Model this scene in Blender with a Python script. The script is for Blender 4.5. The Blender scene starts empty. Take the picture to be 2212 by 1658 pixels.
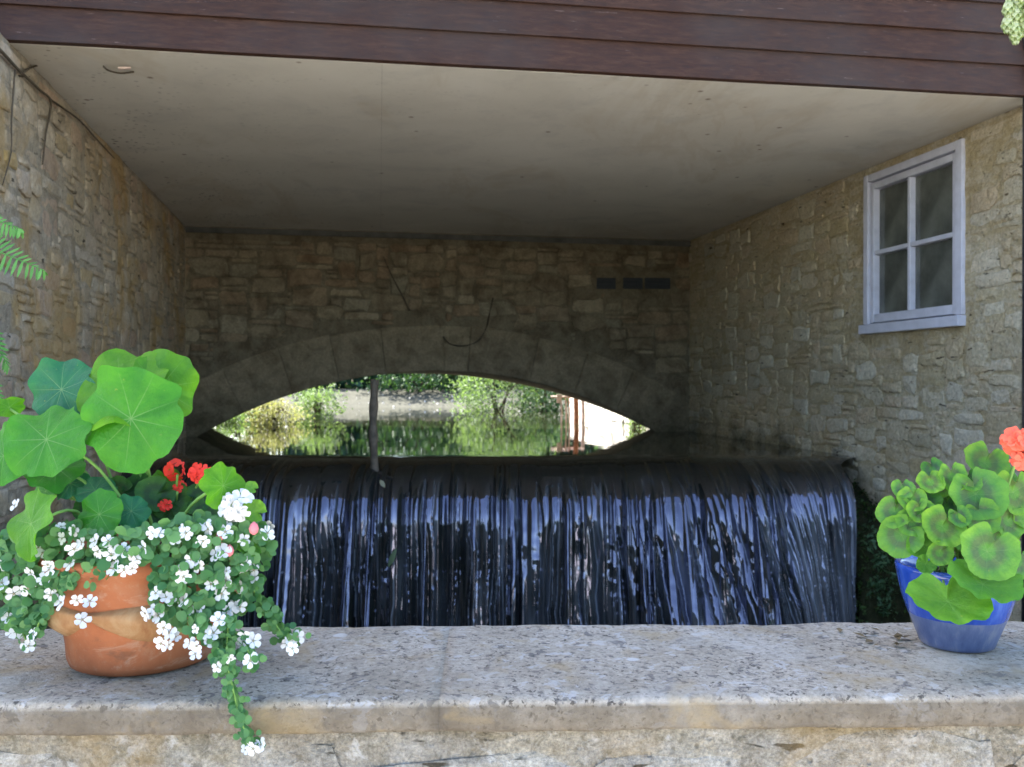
import bpy, bmesh, math, random
import numpy as np
from mathutils import Vector, Matrix, noise as mn

random.seed(7); np.random.seed(7); mn.seed_set(7)
SC = bpy.context.scene
COL = SC.collection
H = 1.55            # eye height above the path
R = math.radians

# ------------------------------------------------------------------ camera, sky, sun, exposure
cd = bpy.data.cameras.new("camera"); cam = bpy.data.objects.new("camera", cd); COL.objects.link(cam)
cam.location = (0, 0, H); cam.rotation_euler = (R(90 - 0.26), 0, 0)
cd.sensor_width = 36; cd.lens = 36 * 2000 / 2212; cd.clip_start = 0.05; cd.clip_end = 2000
cd.dof.use_dof = True; cd.dof.focus_distance = 1.75; cd.dof.aperture_fstop = 8.0
SC.camera = cam

SUN_AZ = (-0.72, 0.69)      # horizontal direction towards the sun
SUN_EL = 52
w = bpy.data.worlds.new("World"); SC.world = w; w.use_nodes = True
wn = w.node_tree.nodes; wl = w.node_tree.links
sky = wn.new("ShaderNodeTexSky"); sky.sky_type = 'NISHITA'; sky.sun_disc = False
sky.sun_elevation = R(SUN_EL); sky.sun_rotation = math.atan2(SUN_AZ[0], SUN_AZ[1])
sky.air_density = 0.9; sky.dust_density = 1.6; sky.ozone_density = 1.0
wn["Background"].inputs[1].default_value = 0.15
wl.new(sky.outputs[0], wn["Background"].inputs[0])
sl = bpy.data.lights.new("sun", 'SUN'); sl.energy = 4.8; sl.angle = R(0.5); sl.color = (1, 0.965, 0.90)
so = bpy.data.objects.new("sun", sl); COL.objects.link(so)
sd = Vector((SUN_AZ[0] * math.cos(R(SUN_EL)), SUN_AZ[1] * math.cos(R(SUN_EL)), math.sin(R(SUN_EL))))
so.rotation_euler = sd.to_track_quat('Z', 'Y').to_euler(); so.location = sd * 30
SC.view_settings.view_transform = 'Standard'; SC.view_settings.look = 'None'
SC.view_settings.gamma = 1; SC.view_settings.use_curve_mapping = False
SC.view_settings.exposure = 2.65
SC.cycles.use_denoising = True
SC.cycles.max_bounces = 10; SC.cycles.diffuse_bounces = 6

# ------------------------------------------------------------------ helpers
def P(u, v, Y):
    """point seen at photo position (u, v) at distance Y"""
    return Vector(((u - 1106) / 2000 * Y, Y, H + (820 - v) / 2000 * Y))

def link(o, parent=None):
    COL.objects.link(o)
    if parent: o.parent = parent
    return o

def meshobj(name, verts, faces, mat, parent=None, smooth=False, loc=None, mats=None, fm=None):
    """verts in world space -> one object whose origin is at its centre (or at loc)"""
    verts = [Vector(v) for v in verts]
    if loc is None:
        n = max(1, len(verts)); c = Vector((0, 0, 0))
        for v in verts: c += v
        c /= n
    else: c = Vector(loc)
    me = bpy.data.meshes.new(name)
    me.from_pydata([v - c for v in verts], [], faces)
    if mats:
        for m in mats: me.materials.append(m)
        if fm: me.polygons.foreach_set("material_index", fm)
    elif mat: me.materials.append(mat)
    if smooth: me.polygons.foreach_set("use_smooth", [True] * len(me.polygons))
    me.update()
    o = bpy.data.objects.new(name, me)
    o.location = c - (parent_world(parent) if parent else Vector((0, 0, 0)))
    return link(o, parent)

def parent_world(p):
    l = Vector((0, 0, 0))
    while p: l = l + p.location; p = p.parent
    return l

def tag(o, label=None, cat=None, group=None, kind=None):
    if label: o["label"] = label
    if cat: o["category"] = cat
    if group: o["group"] = group
    if kind: o["kind"] = kind
    return o

def thing(name, loc, label, cat, group=None):
    o = bpy.data.objects.new(name, None); o.empty_display_size = 0.1; o.location = loc
    link(o); return tag(o, label, cat, group)

class MB:
    def __init__(s): s.v = []; s.f = []; s.m = []
    def add(s, vs, fs, mi=0):
        b = len(s.v); s.v += [Vector(v) for v in vs]; s.f += [[b + i for i in f] for f in fs]; s.m += [mi] * len(fs)
    def box(s, c, sx, sy, sz, ax=Vector((1, 0, 0)), ay=None, mi=0):
        c = Vector(c); az = Vector((0, 0, 1)); ax = Vector(ax).normalized()
        ay = Vector(ay).normalized() if ay else az.cross(ax)
        az = ax.cross(ay)
        vs = [c + ax * sx * i / 2 + ay * sy * j / 2 + az * sz * k / 2 for k in (-1, 1) for i, j in ((-1, -1), (1, -1), (1, 1), (-1, 1))]
        s.add(vs, [[3, 2, 1, 0], [4, 5, 6, 7], [0, 1, 5, 4], [1, 2, 6, 5], [2, 3, 7, 6], [3, 0, 4, 7]], mi)
    def tube(s, pts, r, n=8, mi=0, cap=True):
        pts = [Vector(p) for p in pts]
        rs = r if isinstance(r, (list, tuple)) else [r] * len(pts)
        rings = []; prev = None
        for i, p in enumerate(pts):
            t = (pts[min(i + 1, len(pts) - 1)] - pts[max(i - 1, 0)])
            t = t.normalized() if t.length > 1e-9 else Vector((0, 0, 1))
            a = prev - t * prev.dot(t) if prev else t.orthogonal()
            a = a.normalized() if a.length > 1e-6 else t.orthogonal().normalized()
            prev = a; b = t.cross(a)
            rings.append([p + (a * math.cos(q) + b * math.sin(q)) * rs[i] for q in (2 * math.pi * k / n for k in range(n))])
        vs = [v for rg in rings for v in rg]; fs = []
        for i in range(len(pts) - 1):
            for k in range(n):
                fs.append([i * n + k, i * n + (k + 1) % n, (i + 1) * n + (k + 1) % n, (i + 1) * n + k])
        if cap:
            fs.append(list(range(n))[::-1]); fs.append([(len(pts) - 1) * n + k for k in range(n)])
        s.add(vs, fs, mi)
    def build(s, name, mat, parent=None, smooth=False, loc=None, mats=None):
        return meshobj(name, s.v, s.f, mat, parent, smooth, loc, mats, s.m if mats else None)

def smooth_path(pts, n=6):
    pts = [Vector(p) for p in pts]; out = []
    for i in range(len(pts) - 1):
        p0 = pts[max(i - 1, 0)]; p1 = pts[i]; p2 = pts[i + 1]; p3 = pts[min(i + 2, len(pts) - 1)]
        for k in range(n):
            t = k / n
            out.append(0.5 * ((2 * p1) + (p2 - p0) * t + (2 * p0 - 5 * p1 + 4 * p2 - p3) * t * t + (3 * p1 - p0 - 3 * p2 + p3) * t ** 3))
    out.append(pts[-1]); return out

# ------------------------------------------------------------------ materials
class NT:
    def __init__(s, name):
        s.m = bpy.data.materials.new(name); s.m.use_nodes = True
        s.t = s.m.node_tree; s.n = s.t.nodes; s.l = s.t.links
        s.b = s.n["Principled BSDF"]; s.out = s.n["Material Output"]
    def node(s, typ, **kw):
        x = s.n.new(typ)
        for k, v in kw.items():
            if k.startswith('i_'):
                x.inputs[k[2:].replace('_', ' ')].default_value = v
            else: setattr(x, k, v)
        return x
    def link(s, a, b): s.l.new(a, b)
    def coord(s, kind='Object', scale=(1, 1, 1), rot=(0, 0, 0)):
        if kind == 'World':
            o = s.node("ShaderNodeNewGeometry").outputs['Position']
        else:
            o = s.node("ShaderNodeTexCoord").outputs[kind]
        mp = s.node("ShaderNodeMapping"); mp.inputs['Scale'].default_value = scale; mp.inputs['Rotation'].default_value = rot
        s.link(o, mp.inputs[0]); return mp.outputs[0]
    def noise(s, vec, scale, detail=4, rough=0.6, dist=0):
        x = s.node("ShaderNodeTexNoise"); x.inputs['Scale'].default_value = scale; x.inputs['Detail'].default_value = detail
        x.inputs['Roughness'].default_value = rough; x.inputs['Distortion'].default_value = dist
        s.link(vec, x.inputs['Vector']); return x.outputs['Fac']
    def voro(s, vec, scale, feature='F1', out='Distance', rnd=1):
        x = s.node("ShaderNodeTexVoronoi"); x.feature = feature; x.inputs['Scale'].default_value = scale
        x.inputs['Randomness'].default_value = rnd
        s.link(vec, x.inputs['Vector']); return x.outputs[out]
    def ramp(s, fac, stops, interp='LINEAR'):
        x = s.node("ShaderNodeValToRGB"); x.color_ramp.interpolation = interp
        els = x.color_ramp.elements
        while len(els) < len(stops): els.new(0.5)
        for e, (p, c) in zip(els, stops):
            e.position = p
            e.color = (c, c, c, 1) if isinstance(c, (int, float)) else (*c, 1)
        s.link(fac, x.inputs[0]); return x.outputs[0]
    def mix(s, fac, a, b, blend='MIX'):
        x = s.node("ShaderNodeMix"); x.data_type = 'RGBA'; x.blend_type = blend
        for ix, val in ((0, fac), (6, a), (7, b)):
            sock = x.inputs[ix]
            if hasattr(val, 'is_linked'): s.link(val, sock)
            elif isinstance(val, (int, float)): sock.default_value = val if ix == 0 else (val, val, val, 1)
            else: sock.default_value = (*val, 1)
        return x.outputs[2]
    def math(s, op, a, b=0.0, clamp=False):
        x = s.node("ShaderNodeMath"); x.operation = op; x.use_clamp = clamp
        for sock, val in ((x.inputs[0], a), (x.inputs[1], b)):
            if hasattr(val, 'is_linked'): s.link(val, sock)
            else: sock.default_value = val
        return x.outputs[0]
    def bump(s, h, strength=0.5, dist=0.01, base=None):
        x = s.node("ShaderNodeBump"); x.inputs['Strength'].default_value = strength; x.inputs['Distance'].default_value = dist
        s.link(h, x.inputs['Height'])
        if base: s.link(base, x.inputs['Normal'])
        return x.outputs[0]
    def worldz(s):
        g = s.node("ShaderNodeNewGeometry"); x = s.node("ShaderNodeSeparateXYZ"); s.link(g.outputs['Position'], x.inputs[0]); return x.outputs
    def done(s, col=None, rough=0.85, normal=None, spec=0.3):
        if col is not None:
            if hasattr(col, 'is_linked'): s.link(col, s.b.inputs['Base Color'])
            else: s.b.inputs['Base Color'].default_value = (*col, 1)
        if hasattr(rough, 'is_linked'): s.link(rough, s.b.inputs['Roughness'])
        else: s.b.inputs['Roughness'].default_value = rough
        if normal: s.link(normal, s.b.inputs['Normal'])
        s.b.inputs['Specular IOR Level'].default_value = spec
        return s.m

WATER_Z = H - 0.45

def stone_mat(name, tones, moss=0.3, mossz=0.55, stain=0.5, rnd=True, ochre=0.0, bump=0.8, mottle=None, curve=False, fine=False):
    n = NT(name); wv = n.coord('World')
    if rnd:
        oi = n.node("ShaderNodeObjectInfo")
        base = n.ramp(oi.outputs['Random'], [(i / (len(tones) - 1), t) for i, t in enumerate(tones)])
    else:
        base = n.ramp(n.noise(wv, 3.0, 3), [(0.25 + 0.5 * i / (len(tones) - 1), t) for i, t in enumerate(tones)])
    if mottle:
        mk = 0.35 if (rnd and not fine) else 1.0
        mv = n.coord('World', (1, 1, 2.2))
        mo = n.noise(mv, 8.5, 6, 0.7, 0.4)
        base = n.mix(n.ramp(mo, [(0.46, 0.0), (0.62, 0.55 * mk)]), base, mottle[0])
        mo2 = n.noise(n.coord('World', (1, 1, 3.0), (0.3, 0.2, 0)), 6.0, 5, 0.7, 0.5)
        base = n.mix(n.ramp(mo2, [(0.53, 0.0), (0.67, 0.6 * mk)]), base, mottle[1])
        cr_ = n.noise(n.coord('World', (1, 1, 3.4)), 11, 3, 0.55, 0.3)
        base = n.mix(n.ramp(cr_, [(0.29, 0.9), (0.335, 0.0)]), base, (0.05, 0.042, 0.03))
    grain = n.noise(wv, 60, 6, 0.75)
    c = n.mix(1.0, base, n.ramp(grain, [(0.25, 0.62), (0.75, 1.3)]), 'MULTIPLY')
    if fine:
        c = n.mix(1.0, c, n.ramp(n.noise(wv, 170, 5, 0.75), [(0.3, 0.55), (0.7, 1.4)]), 'MULTIPLY')
        c = n.mix(n.ramp(n.noise(wv, 26, 5, 0.7, 0.6), [(0.57, 0), (0.64, 0.6)]), c, (0.13, 0.115, 0.085))
        c = n.mix(n.ramp(n.noise(n.coord('World', (1, 1, 1), (.4, .8, .1)), 20, 5, 0.7, 0.4), [(0.58, 0), (0.66, 0.6)]), c, (0.55, 0.53, 0.50))
    blot = n.noise(wv, 7, 5, 0.65, 0.6)
    c = n.mix(n.math('MULTIPLY', n.ramp(blot, [(0.42, 0.0), (0.66, 1.0)]), stain), c, n.mix(1.0, c, (0.5, 0.46, 0.42), 'MULTIPLY'))
    if ochre:
        c = n.mix(n.math('MULTIPLY', n.ramp(n.noise(wv, 2.3, 4, 0.6, 0.8), [(0.48, 0), (0.62, 1)]), ochre), c, (0.33, 0.20, 0.055))
    pits = n.ramp(n.voro(wv, 34), [(0.06, 0.25), (0.17, 1.0)])
    pm = n.ramp(n.noise(wv, 9, 2), [(0.5, 0.0), (0.62, 0.8)])
    c = n.mix(pm, c, n.mix(1.0, c, pits, 'MULTIPLY'))
    # algae that grows upwards from the water line
    z = n.worldz()[2]
    lvl = WATER_Z + mossz
    if curve:
        yy = n.worldz()[1]
        f_ = n.math('DIVIDE', n.math('SUBTRACT', yy, 4.6), 1.8, True)
        lo_, hi_ = H - 1.9, H - .30
        lvl = n.math('ADD', n.math('MULTIPLY', n.ramp(f_, [(0.0, 0.0), (.08, .19), (.21, .58), (.305, .737), (.46, .83), (.64, .89), (.94, .94), (1.0, .95)]), hi_ - lo_), lo_ + mossz)
    mz = n.math('SUBTRACT', lvl, z)
    mz = n.math('ADD', n.math('MULTIPLY', mz, 2.6 if curve else 1.6), n.math('MULTIPLY', n.math('SUBTRACT', n.noise(wv, 5, 5, 0.7), 0.5), 1.8))
    mz = n.math('MULTIPLY', n.math('MULTIPLY', mz, 1.0, True), moss)
    c = n.mix(mz, c, n.ramp(n.noise(wv, 22, 4), [(0.3, (0.012, 0.014, 0.006)), (0.6, (0.032, 0.034, 0.012)), (0.8, (0.065, 0.06, 0.025))]))
    h = n.math('ADD', n.math('MULTIPLY', n.noise(wv, 28, 6, 0.7), 1.0), n.math('MULTIPLY', pits, 0.25))
    return n.done(c, 0.92, n.bump(h, bump, 0.02), 0.15)

M = {}
buff = [(0.26, 0.20, 0.13), (0.36, 0.29, 0.19), (0.31, 0.25, 0.17), (0.42, 0.34, 0.23), (0.29, 0.20, 0.12), (0.38, 0.33, 0.25)]
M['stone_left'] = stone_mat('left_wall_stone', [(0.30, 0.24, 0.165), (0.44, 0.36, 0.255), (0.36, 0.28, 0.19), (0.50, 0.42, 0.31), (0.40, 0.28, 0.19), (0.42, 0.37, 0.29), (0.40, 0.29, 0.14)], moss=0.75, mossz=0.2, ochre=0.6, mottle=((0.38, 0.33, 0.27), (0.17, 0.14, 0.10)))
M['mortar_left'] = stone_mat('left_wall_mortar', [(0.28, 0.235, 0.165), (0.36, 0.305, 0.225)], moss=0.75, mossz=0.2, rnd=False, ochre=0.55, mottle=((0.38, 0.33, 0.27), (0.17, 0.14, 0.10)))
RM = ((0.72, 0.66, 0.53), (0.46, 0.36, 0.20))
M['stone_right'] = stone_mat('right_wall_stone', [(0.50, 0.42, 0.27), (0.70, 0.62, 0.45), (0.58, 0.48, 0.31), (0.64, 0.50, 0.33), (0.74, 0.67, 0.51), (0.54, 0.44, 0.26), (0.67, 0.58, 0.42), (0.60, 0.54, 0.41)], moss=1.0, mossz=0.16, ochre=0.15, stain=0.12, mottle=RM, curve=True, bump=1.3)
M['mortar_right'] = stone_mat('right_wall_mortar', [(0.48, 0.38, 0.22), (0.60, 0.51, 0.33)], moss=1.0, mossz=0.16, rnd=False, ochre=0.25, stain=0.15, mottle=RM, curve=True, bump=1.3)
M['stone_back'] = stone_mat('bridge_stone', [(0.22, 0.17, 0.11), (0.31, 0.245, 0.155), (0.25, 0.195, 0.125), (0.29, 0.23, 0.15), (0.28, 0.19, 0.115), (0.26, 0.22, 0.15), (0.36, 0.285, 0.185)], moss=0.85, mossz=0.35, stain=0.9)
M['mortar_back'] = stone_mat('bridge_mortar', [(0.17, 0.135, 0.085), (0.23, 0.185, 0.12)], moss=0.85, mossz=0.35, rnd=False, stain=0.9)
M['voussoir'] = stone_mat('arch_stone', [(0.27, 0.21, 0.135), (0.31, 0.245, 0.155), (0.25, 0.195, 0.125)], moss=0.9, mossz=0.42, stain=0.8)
FM = ((0.42, 0.40, 0.365), (0.21, 0.175, 0.11))
M['stone_front'] = stone_mat('parapet_stone', [(0.30, 0.28, 0.235), (0.35, 0.31, 0.245), (0.33, 0.31, 0.265), (0.40, 0.37, 0.32), (0.34, 0.285, 0.205)], moss=0.0, stain=0.6, ochre=0.2, mottle=FM, fine=True, bump=1.2)
M['mortar_front'] = stone_mat('parapet_mortar', [(0.27, 0.235, 0.175), (0.35, 0.315, 0.255)], moss=0.0, rnd=False, stain=0.6, ochre=0.35, mottle=FM, fine=True, bump=1.2)
M['white_stone'] = stone_mat('pale_wall_stone', [(0.62, 0.57, 0.49), (0.72, 0.68, 0.6), (0.66, 0.6, 0.52)], moss=0.15, mossz=0.05, stain=0.3)
M['wet_stone'] = stone_mat('wet_mossy_stone', [(0.02, 0.02, 0.012), (0.035, 0.034, 0.02)], moss=0.9, mossz=0.1, rnd=False, stain=0.8)
M['grey_wall'] = stone_mat('grey_apron', [(0.062, 0.062, 0.046), (0.092, 0.09, 0.070)], moss=0.0, mossz=0.0, rnd=False, stain=0.3)

ZP_ = H - .47
def cap_mat():
    n = NT('coping_concrete'); wv = n.coord('World')
    base = n.ramp(n.noise(wv, 6, 5, 0.65, 0.4), [(0.3, (0.35, 0.30, 0.23)), (0.5, (0.45, 0.39, 0.31)), (0.68, (0.53, 0.465, 0.38))])
    c = n.mix(1.0, base, n.ramp(n.noise(wv, 110, 6, 0.8), [(0.3, 0.55), (0.5, 0.98), (0.7, 1.35)]), 'MULTIPLY')
    # dark and white lichen
    c = n.mix(n.ramp(n.noise(wv, 62, 5, 0.6, 0.6), [(0.575, 0), (0.63, 0.7)]), c, (0.14, 0.125, 0.11))
    c = n.mix(n.ramp(n.noise(n.coord('World', (1, 1, 1), (0.9, 0.3, 0.1)), 33, 4, 0.6, 0.5), [(0.605, 0), (0.645, 0.7)]), c, (0.12, 0.115, 0.115))
    c = n.mix(n.ramp(n.noise(n.coord('World', (1, 1, 1), (0.5, 0.3, 1.0)), 95, 3, 0.6, 0.3), [(0.60, 0), (0.64, 0.85)]), c, (0.075, 0.065, 0.055))
    c = n.mix(n.ramp(n.noise(n.coord('World', (1, 1, 1), (0.2, 0.9, 0.4)), 28, 5, 0.65, 0.4), [(0.575, 0), (0.62, 0.75)]), c, (0.56, 0.53, 0.49))
    vq = n.voro(n.coord('World', (1, 1, 1), (0.1, 0.2, 0.7)), 11)
    c = n.mix(n.math('MULTIPLY', n.ramp(vq, [(0.13, 1), (0.17, 0)]), n.ramp(n.noise(wv, 5, 2), [(0.55, 0), (0.6, 0.85)])), c, (0.66, 0.65, 0.62))
    c = n.mix(n.math('MULTIPLY', n.ramp(n.noise(wv, 4.5, 3), [(0.45, 0), (0.62, 1)]), 0.30), c, (0.30, 0.24, 0.17))
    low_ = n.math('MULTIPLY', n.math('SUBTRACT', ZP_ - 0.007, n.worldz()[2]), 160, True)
    c = n.mix(n.ramp(n.noise(n.coord('World', (1, 1, 1), (0.7, 0.1, 0.2)), 4.2, 4, 0.6, 0.4), [(0.52, 0), (0.64, 0.5)]), c, (0.54, 0.50, 0.44))
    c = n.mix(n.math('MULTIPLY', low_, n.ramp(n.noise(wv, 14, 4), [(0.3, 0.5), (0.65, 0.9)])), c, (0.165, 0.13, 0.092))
    c = n.mix(n.math('MULTIPLY', n.ramp(n.noise(wv, 9, 4, 0.6, 0.5), [(0.56, 0), (0.68, 1)]), 0.45), c, (0.42, 0.30, 0.14))
    h = n.math('ADD', n.noise(wv, 90, 6, 0.75), n.math('MULTIPLY', n.noise(wv, 22, 3), 0.8))
    return n.done(c, 0.93, n.bump(h, 1.0, 0.010), 0.12)
M['cap'] = cap_mat()

def wood_mat():
    n = NT('stained_board'); ov = n.coord('Object', (0.7, 14, 14)); wv = n.coord('World')
    oi = n.node("ShaderNodeObjectInfo")
    g = n.noise(ov, 5, 6, 0.7, 0.4)
    c = n.ramp(g, [(0.25, (0.014, 0.006, 0.0034)), (0.5, (0.033, 0.0135, 0.0075)), (0.75, (0.060, 0.029, 0.018))])
    c = n.mix(1.0, c, n.ramp(oi.outputs['Random'], [(0, 0.8), (1, 1.2)]), 'MULTIPLY')
    bl = n.ramp(n.noise(wv, 1.6, 4, 0.6), [(0.45, 0), (0.7, 0.55)])
    c = n.mix(bl, c, (0.040, 0.032, 0.028))
    sv = n.coord('World', (2.2, 2.2, 26))
    sc = n.ramp(n.noise(sv, 4.2, 5, 0.65), [(0.67, 0), (0.73, 0.5)])
    c = n.mix(sc, c, (0.30, 0.22, 0.19))
    return n.done(c, n.ramp(g, [(0.3, 0.55), (0.7, 0.75)]), n.bump(g, 0.5, 0.006), 0.22)
M['wood'] = wood_mat()

def ceiling_mat():
    n = NT('ceiling_paint'); wv = n.coord('World')
    c = n.ramp(n.noise(wv, 1.3, 5, 0.6, 0.3), [(0.3, (0.53, 0.49, 0.42)), (0.55, (0.60, 0.56, 0.485)), (0.75, (0.64, 0.60, 0.53))])
    c = n.mix(n.ramp(n.noise(wv, 3.0, 5, 0.65, 0.5), [(0.52, 0), (0.70, 0.55)]), c, (0.44, 0.415, 0.375))
    c = n.mix(n.ramp(n.noise(n.coord('World', (1.4, .5, 1)), 1.1, 5, 0.65, 0.8), [(0.52, 0), (0.60, 0.35), (0.63, 0.1)]), c, (0.44, 0.36, 0.25))
    # fly specks and mould, thicker along the left wall
    x = n.worldz()[0]
    left = n.math('MULTIPLY', n.math('SUBTRACT', -1.0, x), 0.9, True)
    sp = n.ramp(n.voro(n.coord('World', (26, 26, 1)), 1.0), [(0.16, 1), (0.27, 0)])
    dens = n.ramp(n.noise(wv, 3.3, 3), [(0.45, 0.0), (0.65, 1.0)])
    c = n.mix(n.math('MULTIPLY', sp, n.math('MULTIPLY', dens, n.math('ADD', n.math('MULTIPLY', left, 0.9), 0.12))), c, (0.07, 0.055, 0.04))
    sp2 = n.ramp(n.voro(n.coord('World', (5, 5, 1)), 1.0), [(0.035, 0.8), (0.08, 0)])
    c = n.mix(sp2, c, (0.16, 0.11, 0.08))
    h = n.noise(wv, 14, 5, 0.6)
    return n.done(c, 0.8, n.bump(h, 0.25, 0.01), 0.25)
M['ceiling'] = ceiling_mat()

def simple(name, col, rough=0.7, var=0.25, scale=20, bump=0.2, spec=0.3, metal=0.0, coat=0):
    n = NT(name); ov = n.coord('Object')
    c = n.mix(1.0, col, n.ramp(n.noise(ov, scale, 5), [(0.3, 1 - var), (0.7, 1 + var)]), 'MULTIPLY')
    n.b.inputs['Metallic'].default_value = metal
    n.b.inputs['Coat Weight'].default_value = coat; n.b.inputs['Coat Roughness'].default_value = 0.06
    return n.done(c, rough, n.bump(n.noise(ov, scale * 2, 5), bump, 0.004), spec)

M['paint'] = simple('window_paint', (0.56, 0.56, 0.63), 0.5, 0.12, 12, 0.15, 0.4)
M['glass'] = simple('window_glass', (0.10, 0.106, 0.09), 0.06, 0.55, 4, 0.04, 0.7)
M['dark_gap'] = simple('dark_gap', (0.02, 0.018, 0.016), 0.9)
M['vent'] = simple('vent_iron', (0.03, 0.032, 0.036), 0.6)
M['pipe'] = simple('black_pipe', (0.022, 0.018, 0.022), 0.4, 0.2, 8, 0.1, 0.5)
M['bark'] = simple('bark', (0.075, 0.055, 0.04), 0.9, 0.4, 30, 0.6, 0.1)
M['twig'] = simple('creeper_bark', (0.075, 0.058, 0.04), 0.9, 0.3, 40, 0.4, 0.1)
M['stake'] = simple('wet_wood', (0.11, 0.085, 0.06), 0.7, 0.5, 25, 0.5, 0.2)
M['rust'] = simple('rusty_iron', (0.36, 0.15, 0.08), 0.8, 0.4, 30, 0.3, 0.2)
M['palepaint'] = simple('pale_iron', (0.55, 0.42, 0.36), 0.7, 0.3, 20, 0.2, 0.2)
M['soil'] = simple('potting_soil', (0.035, 0.022, 0.014), 0.95, 0.5, 60, 1.0, 0.1)
M['bed'] = simple('earth', (0.09, 0.075, 0.04), 0.95, 0.4, 3, 0.5, 0.1)
M['path'] = simple('path_gravel', (0.58, 0.55, 0.49), 0.95, 0.25, 30, 0.6, 0.1)
M['roof'] = simple('roof_tile', (0.16, 0.12, 0.09), 0.9, 0.3, 10, 0.3, 0.1)
M['beam'] = simple('grey_beam', (0.10, 0.095, 0.085), 0.85, 0.3, 9, 0.3, 0.1)

def pot_mat():
    n = NT('terracotta'); ov = n.coord('Object'); 
    c = n.ramp(n.noise(ov, 9, 5, 0.65), [(0.3, (0.21, 0.068, 0.028)), (0.55, (0.29, 0.098, 0.04)), (0.75, (0.30, 0.14, 0.075))])
    c = n.mix(n.ramp(n.noise(ov, 90, 4, 0.7), [(0.55, 0), (0.8, 0.35)]), c, (0.30, 0.2, 0.13))
    c = n.mix(n.ramp(n.noise(n.coord('Object', (1, 1, 2.5)), 13, 6, 0.7, 0.8), [(0.56, 0), (0.68, 0.5)]), c, (0.36, 0.24, 0.165))
    c = n.mix(n.ramp(n.noise(n.coord('Object', (1, 1, 1), (1, .4, .2)), 22, 5, 0.7, 0.5), [(0.58, 0), (0.68, 0.55)]), c, (0.12, 0.055, 0.03))
    return n.done(c, 0.82, n.bump(n.noise(ov, 70, 5), 0.35, 0.003), 0.2)
M['terracotta'] = pot_mat()
def swag_mat():
    n = NT('weathered_terracotta'); ov = n.coord('Object')
    c = n.ramp(n.noise(ov, 16, 6, 0.7, 0.6), [(0.3, (0.20, 0.08, 0.032)), (0.5, (0.27, 0.145, 0.066)), (0.7, (0.34, 0.225, 0.12))])
    return n.done(c, 0.9, n.bump(n.noise(ov, 60, 5), 0.4, 0.004), 0.15)
M['swag'] = swag_mat()
def blue_mat():
    n = NT('blue_glaze'); ov = n.coord('Object')
    sx = n.node("ShaderNodeSeparateXYZ"); n.link(n.node("ShaderNodeTexCoord").outputs['Object'], sx.inputs[0])
    z = n.math('ADD', sx.outputs[2], n.math('MULTIPLY', n.math('SUBTRACT', n.noise(ov, 18, 3), 0.5), 0.004))
    low = n.math('MULTIPLY', n.math('SUBTRACT', 0.0555, z), 400, True)
    vs = n.coord('Object', (1, 1, 0.12))
    up = n.ramp(n.noise(vs, 30, 4, 0.7), [(0.3, (0.010, 0.033, 0.22)), (0.52, (0.018, 0.06, 0.33)), (0.68, (0.06, 0.12, 0.41))])
    lo = n.ramp(n.noise(vs, 40, 5, 0.7), [(0.3, (0.045, 0.07, 0.17)), (0.5, (0.08, 0.11, 0.22)), (0.66, (0.16, 0.18, 0.25))])
    c = n.mix(low, up, lo)
    n.b.inputs['Coat Weight'].default_value = 0.5; n.b.inputs['Coat Roughness'].default_value = 0.08
    return n.done(c, n.math('ADD', n.math('MULTIPLY', low, 0.3), 0.12), None, 0.5)
M['blue'] = blue_mat()

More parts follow.
